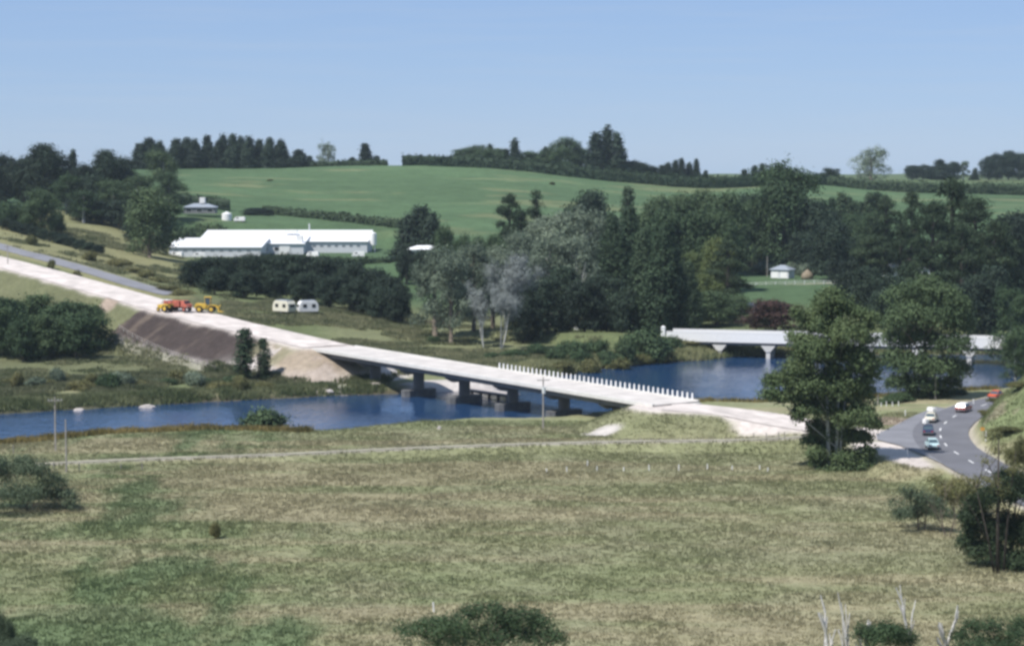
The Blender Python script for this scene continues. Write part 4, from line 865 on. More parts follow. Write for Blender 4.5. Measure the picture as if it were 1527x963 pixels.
# hand-shaped near trees
g_ = np.random.default_rng(77); EXTRA = []
for i in range(46):
    v = g_.uniform(0, 1); yy = 440 + 235 * v; hw = 18 + 60 * math.sin(min(1, .1 + v * .95) * math.pi) ** .8; a_ = g_.uniform(-1, 1)
    EXTRA.append((1236 + a_ * hw * 1.0, yy + g_.uniform(-8, 8), g_.uniform(7, 15), g_.uniform(6, 12)))
def shaped_tree(name, px, py, D, lobes_px, leafm, barkm, leaf, ncl, per, label, trunks, seed, depth=.8, spread=.3, cat='tree'):
    """lobes given in picture offsets (px, py, rx, ry) and turned into metres round the foot"""
    x, _, _ = at(px, 500, D); z0 = gz(x, D); k = D / FPX; g = np.random.default_rng(seed); L = []
    for a, b_, rx, ry in lobes_px:
        xx = (a - px) * k; zz = at(a, b_, D)[2] - z0; yy = g.uniform(-1, 1) * depth * max(rx * k, 2)
        if name == 'poplar_tree' and abs(a - 1240) < 32 and 590 < b_ < 670: yy = 2.6
        L.append((xx, yy, zz, rx * k, rx * k * .95, ry * k))
    r = empty(name, (x, D, z0)); tag(r, label, cat)
    P, o, kk = lobe_points(L, ncl, seed, .3); P[:, 2] = np.clip(P[:, 2], .1, None)
    lt = g.uniform(0, 1, len(L)); ct = np.clip(lt[kk] * .45 + g.uniform(0, .55, ncl), 0, 1)
    Vt, Fc, ti = leaves(P, o, per, leaf, spread, seed + 3, .6, .3, .9, ct)
    link('crown' if cat == 'tree' else 'foliage', npmesh('crown', Vt, Fc, tint=ti), F[leafm], r)
    t_ = MB(); H = max(l[2] for l in L)
    for (dx, tx, tz, rad) in trunks:
        t_.tube([(dx * k, 0, -.5), (dx * k + (tx - dx) * k * .35, .2, H * tz * .4), (tx * k, 0, H * tz)], [rad, rad * .75, rad * .25], 9)
    for l in L[:14]:
        dx, tx, tz, rad = trunks[int(g.integers(len(trunks)))]
        z1 = min(max(l[2] - abs(l[0]) * .8 - 2, H * .12), H * tz * .9); f = z1 / (H * tz); bx = (dx + (tx - dx) * f) * k
        t_.tube([(bx, 0, z1), ((bx + l[0]) / 2, l[1] * .5, (z1 + l[2]) / 2 + .3), (l[0], l[1], l[2])], [rad * .4, rad * .25, .04], 6)
    t_.build('trunk' if cat == 'tree' else 'stem', M[barkm], r, smooth=True)
    return r
shaped_tree('poplar_tree', 1245, 708, 306, [(1232, 452, 24, 24), (1252, 462, 24, 26), (1222, 486, 30, 26), (1258, 500, 34, 28), (1212, 524, 34, 26), (1245, 535, 44, 30), (1282, 540, 26, 28), (1190, 552, 26, 22), (1165, 572, 26, 16), (1150, 590, 18, 12), (1205, 575, 36, 26), (1248, 580, 44, 30), (1285, 590, 24, 30), (1230, 612, 40, 24), (1275, 625, 34, 22), (1302, 634, 18, 12), (1175, 595, 22, 14), (1250, 650, 34, 20), (1290, 655, 18, 12), (1268, 684, 34, 13), (1228, 692, 20, 14), (1290, 694, 22, 11), (1254, 704, 38, 10), (1300, 560, 14, 16), (1200, 510, 20, 16), (1240, 438, 13, 10), (1222, 640, 18, 13), (1272, 655, 20, 13), (1212, 662, 15, 10), (1292, 672, 16, 10), (1246, 668, 20, 11), (1284, 612, 20, 14), (1206, 612, 18, 12)] + EXTRA,
            'silver', 'palebark', .40, 8000, 10, 'tall leafy poplar with pale forked trunk left of the road junction', [(-6, -16, .8, .30), (4, 10, .9, .28), (8, 22, .6, .18)], 11, spread=.36)
shaped_tree('broadleaf_tree', 1385, 594, 396, [(1370, 432, 26, 20), (1345, 446, 28, 22), (1395, 440, 30, 24), (1420, 456, 26, 24), (1358, 470, 36, 26), (1400, 475, 40, 28), (1432, 485, 24, 26), (1335, 480, 24, 24), (1340, 510, 26, 24), (1375, 510, 40, 28), (1418, 515, 34, 26), (1332, 540, 22, 22), (1360, 545, 30, 26), (1400, 550, 36, 26), (1430, 552, 22, 18), (1342, 572, 24, 18), (1378, 575, 34, 18), (1422, 575, 22, 14), (1380, 420, 16, 12)],
            'broad', 'bark', .46, 4200, 10, 'big dense broadleaf tree hiding the middle of the old bridge', [(0, -10, .8, .5), (-16, -30, .6, .28)], 12, spread=.42)
# slender leaning tree in front of the dark right-hand group: open top with black forked stem
shaped_tree('tree', 1496, 848, 228, [(1488, 655, 16, 16), (1500, 676, 20, 14), (1478, 690, 12, 10), (1512, 700, 16, 14), (1470, 715, 22, 12), (1440, 735, 22, 12), (1500, 735, 18, 14)],
            'olive', 'darkbark', .20, 330, 8, 'thin half-bare tree with black forked stem rising above the right-edge bushes', [(-2, -4, 1.0, .22), (6, 22, .92, .14), (-6, -40, .7, .12)], 13, spread=.28)

TW = [(-4, -6, .5, .12), (5, 8, .5, .10)]
shaped_tree('bush', 735, 985, 180, [(612, 950, 30, 14), (640, 940, 34, 18), (672, 932, 34, 22), (698, 924, 26, 20), (726, 916, 28, 14), (752, 922, 26, 18), (778, 920, 30, 20), (806, 932, 26, 22), (826, 952, 24, 22), (770, 955, 60, 30), (690, 962, 66, 26), (742, 940, 30, 20), (745, 907, 12, 9), (655, 925, 12, 9)],
            'broad', 'bark', .19, 1500, 14, 'broad dark leafy bush cut off by the bottom edge at centre', TW, 41, 1.0, .26, 'bush')
shaped_tree('bush', 40, 762, 270, [(8, 702, 40, 18), (44, 703, 32, 20), (70, 724, 26, 20), (92, 742, 20, 16), (20, 735, 52, 24), (62, 746, 42, 16), (-24, 715, 40, 30), (30, 692, 18, 9), (-5, 690, 16, 8), (100, 752, 14, 10)],
            'willow', 'bark', .24, 1500, 13, 'large drooping grey-green bush at the left edge of the meadow', TW, 42, 1.0, .34, 'bush')
shaped_tree('tree', 1500, 852, 231, [(1462, 752, 20, 22), (1490, 738, 26, 26), (1528, 730, 30, 36), (1468, 792, 26, 30), (1506, 800, 34, 40), (1548, 790, 34, 44), (1482, 828, 34, 22), (1528, 836, 34, 18), (1448, 770, 14, 14), (1505, 712, 16, 14), (1455, 815, 18, 18)],
            'pine', 'darkbark', .26, 3400, 13, 'dense dark bushy tree at the right edge of the meadow', [(-6, -10, .8, .25), (14, 20, .8, .22)], 43, .9, .33)
shaped_tree('bush', 1378, 786, 256, [(1348, 765, 18, 12), (1366, 742, 22, 14), (1390, 752, 24, 18), (1375, 770, 34, 14), (1404, 764, 18, 14), (1340, 752, 10, 9), (1352, 730, 12, 8)],
            'willow', 'bark', .22, 700, 11, 'sprawling grey-green bush on the bank below the road, left of the dead branches', TW, 44, 1.0, .32, 'bush')
shaped_tree('bush', 1432, 770, 264, [(1412, 730, 20, 14), (1436, 722, 24, 14), (1455, 735, 20, 18), (1425, 748, 28, 16), (1400, 716, 14, 9)],
            'olive', 'bark', .22, 520, 10, 'olive scrub below the road, behind the dead branches', TW, 45, 1.0, .34, 'bush')
shaped_tree('bush', 1330, 990, 180, [(1300, 948, 18, 14), (1322, 938, 20, 16), (1342, 942, 18, 16), (1362, 955, 16, 14), (1330, 962, 44, 22), (1318, 928, 10, 8)],
            'broad', 'bark', .18, 620, 13, 'dark leafy bush at the bottom edge among the dead saplings', TW, 46, 1.0, .25, 'bush')
shaped_tree('bush', 1480, 990, 180, [(1440, 952, 18, 12), (1462, 940, 20, 14), (1490, 938, 22, 16), (1516, 946, 22, 18), (1540, 944, 22, 20), (1480, 962, 56, 20), (1475, 928, 9, 8)],
            'broad', 'bark', .18, 760, 13, 'dark leafy bush in the bottom right corner', TW, 47, 1.0, .25, 'bush')

# bare and dead trees: stems only
def bare_tree(name, px, py_top, D, label, mat, spread_, levels, seed, wid, nstem=1, rad=.25, group=None, twig=None, tap=.55):
    x, _, _ = at(px, 500, D); z0 = gz(x, D); H = at(px, py_top, D)[2] - z0; g = np.random.default_rng(seed)
    r = empty(name, (x, D, z0)); tag(r, label, 'tree', group); mb = MB(); tips = []
    def grow(p, d, L, rd, lv):
        q = [Vector(p)]; dd = Vector(d)
        for i in range(3):
            dd = (dd + Vector(g.normal(0, .10, 3)) + Vector((0, 0, .05))).normalized(); q.append(q[-1] + dd * L / 3)
        mb.tube(q, [rd, rd * .9, rd * .75, rd * .6], 5 if lv else 8, cap=False)
        if lv >= levels: tips.append((q[-1], dd)); return
        for i in range(int(g.integers(2, 4)) + (1 if lv > 0 else 0)):
            a = g.uniform(0, 6.28); s_ = spread_ * g.uniform(.5, 1.2); nd = (dd + Vector((math.cos(a) * s_, math.sin(a) * s_, .1))).normalized(); st = q[int(g.integers(1, 4))]
            grow(st, nd, L * g.uniform(.55, .82), rd * tap, lv + 1)
    for i in range(nstem):
        a = g.uniform(0, 6.28); sp = .0 if nstem == 1 else .35
        grow((math.cos(a) * sp * .5, math.sin(a) * sp * .5, -.4), (math.cos(a) * sp, math.sin(a) * sp, 1), H * (.42 if levels > 1 else .6) * g.uniform(.85, 1.1), rad, 0)
    zs = max(v[2] for v in mb.v); xs = max(abs(v[0]) for v in mb.v); kx = (wid / FPX * D / 2) / xs
    mb.v = [(v[0] * kx, v[1] * kx, v[2] * H / zs) for v in mb.v]
    mb.build('trunk', M[mat], r, smooth=True)
    if twig:
        P = np.array([(t[0].x * kx, t[0].y * kx, t[0].z * H / zs) for t in tips]); o = np.array([tuple(t[1]) for t in tips])
        Vt, Fc, ti = leaves(P, o, twig[0], twig[1], twig[2], seed, .10, -1.0, .5)
        link('twigs', npmesh('twigs', Vt, Fc, tint=ti), F['grey'], r)
    return r
bare_tree('bare_tree', 747, 384, 487, 'pale grey leafless tree standing on the bank in front of the gums', 'palebark', .6, 4, 3, 122, 2, .24, twig=(90, .8, .75))
bare_tree('bare_tree', 722, 420, 492, 'slimmer leafless grey tree just left of the pale bare tree', 'palebark', .35, 4, 8, 50, 2, .2, twig=(14, 1.0, .5))
bare_tree('bare_tree', 1418, 700, 252, 'grey tangle of dead branches below the road by the right-edge trees', 'bark', .7, 3, 17, 70, 2, .07)
bare_tree('dead_tree', 866, 392, 520, 'white forked dead stem among the mid-valley gums', 'deadwood', .45, 2, 5, 40, 1, .3)
for i, (px, top, w, sd_) in enumerate(((1246, 890, 36, 21), (1276, 880, 40, 22), (1364, 872, 40, 23), (1424, 900, 44, 24), (1294, 925, 22, 25))):
    lab = ['thin bleached dead sapling at the bottom right, leftmost of the dead ones', 'forked white dead sapling beside the leftmost dead one', 'tallest bleached dead sapling, darker near its middle, between two bottom bushes', 'pale forked dead sapling at the bottom, rightmost of the dead ones', 'short dead twig of a sapling left of the bottom bush'][i]
    bare_tree('dead_sapling', px, top, 182, lab, 'deadwood', .42, 2, sd_, w * 1.2, 1 if i != 1 else 2, .22, 'dead saplings at the bottom right', tap=.68)

# --- reeds, rushes and grass: stuff
def blades(name, X, Y, hgt, wd, nb, mat, label, seed, spread=.3, cat='grass', cols=None):
    g = np.random.default_rng(seed); Z = terrain(X, Y)[0]; n = len(X) * nb
    x = np.repeat(X, nb) + g.normal(0, spread, n); y = np.repeat(Y, nb) + g.normal(0, spread, n); z = np.repeat(Z, nb) - .05
    h = np.repeat(np.broadcast_to(hgt, X.shape), nb) * g.uniform(.6, 1.2, n); a = g.uniform(0, math.pi, n); lx, ly = g.normal(0, .3, n) * h, g.normal(0, .3, n) * h
    w = np.repeat(np.broadcast_to(wd, X.shape), nb)
    Vt = np.stack([np.column_stack([x - np.cos(a) * w, y - np.sin(a) * w, z]), np.column_stack([x + np.cos(a) * w, y + np.sin(a) * w, z]), np.column_stack([x + lx, y + ly, z + h])], 1).reshape(-1, 3)
    Fc = np.arange(n * 3).reshape(-1, 3); ti = np.repeat(np.clip(np.repeat(np.clip((fbm(X / 4, Y / 4, seed + 200, 3) - .5) * 2.6 + .5, 0, 1) * .6 + g.uniform(0, .25, len(X)), nb) + g.uniform(0, .25, n) - .05, 0, 1), 3)
    c = None
    if cols is not None: c = np.column_stack([np.repeat(np.repeat(cols, nb, 0) * g.uniform(.88, 1.16, (n, 1)), 3, 0), np.ones(n * 3)])
    return tag(link(name, npmesh(name, Vt, Fc, tint=ti, col=c), mat), label, cat, kind='stuff')
def bank_pts(n, x0, x1, y0, y1, d0, d1, seed, extra=None):
    g = np.random.default_rng(seed); X = g.uniform(x0, x1, n); Y = g.uniform(y0, y1, n); d = river_sd(X, Y)
    k = (d > d0) & (d < d1)
    if extra is not None: k &= extra(X, Y)
    return X[k], Y[k]
notroad = lambda X, Y: (dist_line(X, Y, L_new)[0] > 14) & (dist_line(X, Y, L_app)[0] > 12) & (dist_line(X, Y, L_main)[0] > 6) & (dist_line(X, Y, L_oapp)[0] > 4)
nearside = lambda X, Y: notroad(X, Y) & (Y < 372 + .0 * X) & (X < 20)
leftfar = lambda X, Y: notroad(X, Y) & (Y > 376 + np.maximum(X + 40, 0) * 0) & (X < -24)
rightfar = lambda X, Y: notroad(X, Y) & (Y > 425 - X * .0) & (X > -12)
X, Y = bank_pts(60000, -130, 24, 320, 372, .2, 5.5, 1, lambda X, Y: nearside(X, Y) & (X < -32))
blades('rushes', X, Y, .2 + 1.4 * fbm(X / 2.5, Y / 2.5, 87), .10, 7, F['brown'], 'brownish rushes fringing the near river edge at left', 1, .35, 'rushes')
X, Y = bank_pts(60000, -130, -18, 374, 440, .1, 9, 2, lambda X, Y: leftfar(X, Y) & (fbm(X / 4, Y / 4, 83) > .36))
blades('reeds', X, Y, .3 + 1.1 * fbm(X / 4, Y / 4, 81), .10, 6, F['reed'], 'tall green and straw reeds along the far left water edge', 2, .35, 'reeds')
X, Y = bank_pts(50000, -140, -22, 395, 450, 8, 40, 3, lambda X, Y: leftfar(X, Y) & (fbm(X / 9, Y / 9, 61) > .42))
blades('swamp_plants', X, Y, .2 + 1.3 * fbm(X / 3, Y / 3, 85), .13, 7, F['scrub'], 'rough swamp plants covering the flat behind the left reeds', 3, .5, 'plants')
X, Y = bank_pts(60000, -12, 130, 420, 520, .1, 10, 4, rightfar)
blades('reeds', X, Y, 1.1, .11, 7, F['reed'], 'pale green reeds below the old bridge on the far bank', 4, .4, 'reeds')
X, Y = bank_pts(30000, 20, 110, 350, 420, .2, 4, 6, lambda X, Y: notroad(X, Y) & (Y < 412))
blades('rushes', X, Y, .9, .09, 6, F['brown'], 'low rushes along the near bank right of the new bridge', 6, .35, 'rushes')
X, Y = bank_pts(40000, -75, 20, 430, 570, 3, 400, 8, lambda X, Y: notroad(X, Y) & (X > -75 + (570 - Y) * .12) & (dist_line(X, Y, L_old)[0] > 4) & (fbm(X / 12, Y / 12, 91) > .50))
blades('rough_grass', X, Y, .35 + .7 * fbm(X / 8, Y / 8, 93), .13, 7, F['scrub'], 'rough grass and fern on the far flat behind the new bridge', 8, .5, 'grass')
X, Y = bank_pts(30000, -150, -42, 428, 545, 6, 400, 14, lambda X, Y: notroad(X, Y) & (X < -42 - (Y - 430) * .55) & (fbm(X / 7, Y / 7, 96) > .40))
blades('rough_grass', X, Y, .25 + .7 * fbm(X / 4, Y / 4, 98), .12, 7, F['scrub'], 'rough grass round the big bushes left of the embankment', 14, .5, 'grass')
X, Y = bank_pts(22000, -170, -85, 560, 740, 3, 900, 10, lambda X, Y: notroad(X, Y) & (dist_line(X, Y, L_old)[0] > 4.5) & (fbm(X / 14, Y / 14, 95) > .58))
blades('rough_grass', X, Y, .4 + .8 * fbm(X / 8, Y / 8, 97), .16, 7, F['scrub'], 'rough grass on the slope above the old road', 10, .6, 'grass')
# meadow grass
g_ = np.random.default_rng(9); n = 120000
Y = np.sqrt(g_.uniform(165 ** 2, 362 ** 2, n)); X = g_.uniform(-.27, .27, n) * Y
k = (river_sd(X, Y) > 2) & (dist_line(X, Y, L_trk)[0] > .9 + .8 * fbm(X / 3, Y / 3, 99)) & (dist_line(X, Y, L_app)[0] > 6.5) & (dist_line(X, Y, L_main)[0] > 6.2)
k &= np.hypot(X - onz(1335, 655, 2.8)[0], Y - onz(1335, 655, 2.8)[1]) > 11
X, Y = X[k], Y[k]; Zg, Dg = terrain(X, Y); zc = zone(X, Y, Zg, Dg)
k = zc.mean(1) < .34
X, Y, zc = X[k], Y[k], zc[k]
tall = np.clip(.22 + .5 * (fbm(X / 6, Y / 6, 71) - .35) + .08 * (zc[:, 1] > zc[:, 0] * 1.15), .12, .9)
gmat = bpy.data.materials.new('meadow grass blades'); gmat.use_nodes = True; t = gmat.node_tree; b = t.nodes['Principled BSDF']; out = t.nodes['Material Output']
a = t.nodes.new('ShaderNodeAttribute'); a.attribute_name = 'zone'; t.links.new(a.outputs['Color'], b.inputs['Base Color']); b.inputs['Roughness'].default_value = .8; b.inputs['Specular IOR Level'].default_value = .15
tr = t.nodes.new('ShaderNodeBsdfTranslucent'); t.links.new(a.outputs['Color'], tr.inputs[0]); mx = t.nodes.new('ShaderNodeMixShader'); mx.inputs[0].default_value = .3
t.links.new(b.outputs[0], mx.inputs[1]); t.links.new(tr.outputs[0], mx.inputs[2]); t.links.new(mx.outputs[0], out.inputs[0])
blades('meadow_grass', X, Y, tall, .07, 5, gmat, 'long dry summer grass of the river flat, tan and green', 12, .22, 'grass', zc)

# ------------------------------------------------------------------ vehicles
def wheel(root, x, y, r, w, hub='chrome'):
    t_ = MB().tube([(x - w / 2, y, r), (x + w / 2, y, r)], [r, r], 16).build('wheel', M['rubber'], root)
    s_ = 1 if x > 0 else -1
    MB().tube([(x + s_ * (w / 2 + .004), y, r), (x + s_ * (w / 2 + .03), y, r)], [r * .55, r * .5], 12).build('hub_cap', M[hub], t_)
def heading(x, y, P, back=False):
    P = np.asarray(P); i = int(np.argmin(np.hypot(P[:-1, 0] - x, P[:-1, 1] - y))); d = P[i + 1] - P[i]
    return math.atan2(d[1], d[0]) - math.pi / 2 + (math.pi if back else 0)
def car(name, px, py, body, roof, label, wagon=False, cat='car', rz=None, z=2.87, L=4.3, Wd=1.68):
    x, y, _ = onz(px, py, z); r = empty(name, (x, y, z), heading(x, y, densify(L_main)) if rz is None else rz); tag(r, label, cat)
    l = L / 2
    MB().prism([(-l, .42), (-l + .06, .30), (l - .1, .30), (l, .45), (l - .02, .72), (l - .25, .80), (.75, .90), (-l + .9, .92), (-l + .15, .84), (-l - .02, .70)], -Wd / 2, Wd / 2, .06, .6).build('body', M[body], r, bevel=.05)
    yb = -l + (.12 if wagon else .75); yt = -l + (.42 if wagon else 1.35)
    MB().prism([(yb, .895), (1.0, .885), (.45, 1.36), (yt, 1.36)], -Wd / 2 + .09, Wd / 2 - .09, .14, 1.0).build('windows', M['carglass'], r, bevel=.02)
    MB().prism([(yt - .10, 1.355), (.53, 1.355), (.40, 1.46), (yt + .10, 1.46)], -Wd / 2 + .20, Wd / 2 - .20, .06, 1.4).build('roof', M[roof], r, bevel=.03)
    for sx in (-1, 1):
        g = MB()
        for ya, yb2 in ((.93, .45), (yb + .04, yt)): g.tube([(sx * (Wd / 2 - .10), ya, .90), (sx * (Wd / 2 - .22), yb2, 1.38)], [.04, .04], 6)
        g.build('pillar', M[roof], r)
        MB().box((sx * (Wd / 2 - .25), -l - .01, .66), (.24, .06, .16)).build('tail_lamp', M['lampred'], r)
        MB().tube([(sx * (Wd / 2 - .25), l - .06, .62), (sx * (Wd / 2 - .25), l + .02, .62)], [.11, .1], 10).build('headlight', M['lampclear'], r)
        for yy in (l - .85, -l + .85): wheel(r, sx * (Wd / 2 - .10), yy, .31, .17)
    for yy in (l + .03, -l - .05): MB().box((0, yy, .45), (Wd * .96, .12, .14)).build('bumper', M['chrome'], r, bevel=.03)
    return r
car('car', 1390, 668, 'aqua', 'aqua', 'small pale aqua car, nearest of those driving away round the bend', L=3.9, Wd=1.6)
car('car', 1384, 647, 'navy', 'navy', 'dark navy car with a white load at its back, second in the line')
cr = car('car', 1389, 628, 'cream', 'cream', 'cream saloon with a roof load, third in the line of cars', L=4.5)
car('station_wagon', 1437, 613, 'maroon', 'white', 'dark red station wagon with white roof leading the line of cars', wagon=True, L=4.6, Wd=1.75, cat='car')
car('car', 1486, 594, 'orange', 'orange', 'orange-red car half hidden behind the grassy spur', L=4.2)
for px, py, dz, sz, lab in ((1380, 647, 1.5, (.75, .8, .8), 'white bundle strapped on the roof of the navy car'), (1389, 628, 1.5, (.9, 1.5, .7), 'white upright load roped on the roof of the cream car')):
    x, y, z = onz(px, py, 2.87); l_ = empty('roof_load', (x, y, z + dz - .03), .3); tag(l_, lab, 'luggage')
    MB().box((0, 0, sz[2] / 2 + .05), sz, .2).build('bundle', M['white'], l_, bevel=.12)
    g = MB()
    for yy in (-.3, .3): g.box((0, yy, .03), (1.1, .06, .06))
    g.build('rack', M['chrome'], l_)
def caravan(name, px, py, L, label, rz, col):
    x, y, z = hit(px, py, 470)
    r = empty(name, (x, y, z), rz, (1.25, 1.1, 1.32)); tag(r, label, 'caravan'); l = L / 2
    MB().prism([(-l, .55), (l, .55), (l + .12, 1.2), (l - .05, 2.0), (l - .5, 2.5), (-l + .5, 2.5), (-l + .05, 2.0), (-l - .12, 1.2)], -1.1, 1.1).build('body', M[col], r, bevel=.08)
    MB().box((0, 0, 2.55), (1.7, L - 1.1, .12)).build('roof', M['roofblue'], r, bevel=.03)
    for yy in (-l * .5, l * .45):
        for sx in (-1, 1): MB().box((sx * 1.115, yy, 1.65), (.05, L * .2, .6)).build('window', M['darkglass'], r)
    MB().box((1.12, 0, 1.35), (.05, .65, 1.55)).build('door', M['wallgrey'], r)
    for yy in (-l - .08, l + .08): MB().box((0, yy, 1.62), (1.3, .12, .5)).build('end_window', M['darkglass'], r)
    for sx in (-1, 1): wheel(r, sx * .95, -.2, .33, .2)
    MB().tube([(0, l, .5), (0, l + 1.1, .45)], [.05, .04], 6).build('drawbar', M['steel'], r)
caravan('caravan', 424, 469, 4.6, 'cream site caravan standing end-on, left of the two by the trees', .9, 'cream')
caravan('caravan', 459, 469, 4.2, 'white site caravan, right of the two by the trees', 1.9, 'white')
def van(px, py, D, label, rz=0.2):
    x = xat(px, D); z = gz(x, D); r = empty('van', (x, D, z), rz); tag(r, label, 'van')
    MB().prism([(-2.1, .4), (2.1, .4), (2.2, .9), (1.9, 1.15), (1.35, 1.9), (-2.05, 1.95), (-2.15, 1.2)], -.9, .9, .08, 1.2).build('body', M['white'], r, bevel=.06)
    MB().prism([(2.02, 1.17), (1.47, 1.8), (1.42, 1.8), (1.95, 1.17)], -.75, .75).build('windscreen', M['darkglass'], r)
    for sx in (-1, 1):
        MB().box((sx * .86, .7, 1.5), (.06, .9, .45)).build('window', M['darkglass'], r)
        for yy in (-1.3, 1.35): wheel(r, sx * .78, yy, .32, .2)
van(263, 384, 739, 'white van at the front left corner of the factory', 1.3)
van(296, 388, 736, 'white van parked before the left wing of the factory', 1.7)
van(466, 381, 742, 'white van left of the lawn before the right wing of the factory', 1.4)
van(534, 383, 742, 'white van near the right end of the factory', 1.6)
van(357, 336, 836, 'pale van beside the squat round tank on the slope', 1.5)
# construction plant standing on the new gravel road
def onroad(px, py):
    x, y, z = hit(px, py, 440, 600, L_new)
    return x, y, z + .03
def tractor(px, py, rz, label):
    x, y, z = onroad(px, py); r = empty('tractor', (x, y, z), rz, (1.0, 1.0, 1.0)); tag(r, label, 'tractor')
    MB().prism([(-.6, .7), (1.9, .6), (1.95, 1.3), (1.8, 1.55), (.3, 1.65), (-.6, 1.4)], -.42, .42).build('bonnet', M['yellow'], r, bevel=.06)
    MB().box((0, -.9, 1.15), (.9, .9, .5)).build('seat_platform', M['yellow'], r, bevel=.05)
    for sx in (-1, 1):
        wheel(r, sx * .85, -.9, .78, .45, 'yellow'); wheel(r, sx * .7, 1.35, .45, .25, 'yellow')
        MB().prism([(-1.75, 1.45), (-.1, 1.45), (-.4, 1.75), (-1.5, 1.75)], sx * .85 - .25, sx * .85 + .25).build('mudguard', M['yellow'], r)
        for yy in (-1.4, -.1): MB().tube([(sx * .6, yy, 1.3), (sx * .6, yy, 2.55)], [.04, .04], 6).build('canopy_post', M['steel'], r)
    MB().box((0, -.75, 2.6), (1.6, 1.8, .12)).build('canopy', M['white'], r, bevel=.04)
    MB().tube([(.2, 1.1, 1.6), (.2, 1.1, 2.3)], [.05, .05], 6).build('exhaust', M['steel'], r)
def tipper(px, py, rz, label):
    x, y, z = onroad(px, py); r = empty('tip_truck', (x, y, z), rz, (1.0, 1.0, 1.0)); tag(r, label, 'truck')
    MB().box((0, 0, .8), (.9, 6.4, .3)).build('chassis', M['steel'], r)
    MB().prism([(1.5, .95), (3.2, .9), (3.25, 1.5), (2.6, 1.65), (2.35, 2.35), (1.5, 2.4)], -1.05, 1.05, .08, 1.7).build('cab', M['red'], r, bevel=.06)
    MB().prism([(2.64, 1.72), (2.42, 2.28), (2.36, 2.28), (2.56, 1.72)], -.85, .85).build('windscreen', M['darkglass'], r)
    g = MB(); g.box((0, -1.0, 1.12), (2.3, 4.4, .12))
    for sx in (-1, 1): g.box((sx * 1.1, -1.0, 1.72), (.1, 4.4, 1.1))
    for yy in (-3.15, 1.15): g.box((0, yy, 1.72), (2.1, .1, 1.1))
    g.build('tipping_body', M['red'], r)
    MB().prism([(-3.0, 1.19), (1.0, 1.19), (.4, 1.7), (-1, 2.05), (-2.6, 1.65)], -1.0, 1.0).build('load', M['tan'], r)
    for sx in (-1, 1):
        for yy in (2.4, -1.4, -2.4): wheel(r, sx * .95, yy, .5, .3, 'red')
        MB().tube([(sx * .8, 3.2, 1.15), (sx * .8, 3.28, 1.15)], [.13, .12], 10).build('headlight', M['lampclear'], r)
def loader(px, py, rz, label):
    x, y, z = onroad(px, py); r = empty('wheel_loader', (x, y, z), rz, (1.0, 1.0, 1.0)); tag(r, label, 'loader')
    MB().prism([(-2.6, .8), (-.2, .8), (0, 1.9), (-2.3, 2.0), (-2.65, 1.6)], -.8, .8).build('engine_cover', M['yellow'], r, bevel=.1)
    MB().prism([(-.1, .7), (1.5, .7), (1.3, 1.5), (0, 1.6)], -.6, .6).build('front_frame', M['yellow'], r, bevel=.06)
    c_ = MB().box((0, .2, 2.5), (1.3, 1.3, 1.5)).build('cab', M['carglass'], r, bevel=.05)
    MB().box((0, .2, 3.33), (1.6, 1.6, .14)).build('cab_roof', M['yellow'], c_, bevel=.04)
    for sx in (-1, 1):
        for yy in (1.0, -1.6): wheel(r, sx * 1.05, yy, .75, .5, 'yellow')
        MB().tube([(sx * .6, .6, 1.6), (sx * .6, 1.9, 1.5), (sx * .6, 2.6, .7)], [.13, .13, .12], 8).build('lift_arm', M['yellow'], r)
        for ya in (-.4, .8): MB().tube([(sx * .66, ya, 1.7), (sx * .66, ya, 3.27)], [.06, .06], 6).build('cab_post', M['yellow'], r)
    MB().prism([(2.5, .2), (3.6, .15), (3.6, .25), (2.75, .45), (2.65, 1.1), (2.9, 1.5), (2.75, 1.55), (2.5, 1.1)], -1.35, 1.35).build('bucket', M['yellow'], r)
ang_new = math.atan2(BD[1], BD[0]) - math.pi / 2
tractor(246, 465, ang_new + 3.4, 'yellow tractor with a white canopy parked on the new gravel road')
tipper(266, 464, ang_new + .35, 'dull red tip truck between the two yellow machines')
loader(309, 466, ang_new + .9, 'yellow wheel loader at the edge of the new gravel road')

# ------------------------------------------------------------------ poles, posts and fences
def pole(px, ytop, ybase, z, label, arm=True, box=False, D=None, group=None):
    if D is None: x, y, zb_ = hit(px, ybase)
    else: x, y = xat(px, D), D; zb_ = gz(x, y)
    H = at(px, ytop, y)[2] - zb_; r = empty('power_pole', (x, y, zb_), .25); tag(r, label, 'power pole', group)
    MB().tube([(0, 0, -.5), (0, 0, H)], [.14, .09], 10).build('post', M['wood'], r)
    if arm:
        a = MB().box((0, -.16, H - .5), (2.1, .11, .13)).build('crossarm', M['wood'], r)
        for i in (-.95, -.45, .45, .95): MB().tube([(i, -.16, H - .435), (i, -.16, H - .25)], [.05, .04], 8).build('insulator', M['insul'], a)
    if box: MB().tube([(0, -.38, H - 2.6), (0, -.38, H - 1.6)], [.3, .3], 12).build('transformer', M['insul'], r)
pole(83, 592, 672, 1.5, 'grey wooden power pole with crossarm on the near river flat, farther of two')
pole(99, 625, 704, 1.4, 'plain grey wooden pole nearest the left meadow bush, nearer of two', arm=False)
pole(810, 562, 640, 1.5, 'wooden power pole with transformer in front of the new bridge', box=True)
pole(10, 364, 406, 0, 'wooden power pole beside the new gravel road at the far left', D=549)
pole(1145, 382, 412, 0, 'slim pole left of the hut in the far paddock', D=716, arm=False)
pole(1399, 560, 592, 0, 'pale pole by the river behind the road bend', D=393, arm=False)
pole(1313, 585, 606, 0, 'short pole by the river left of the second big tree', D=385, arm=False)
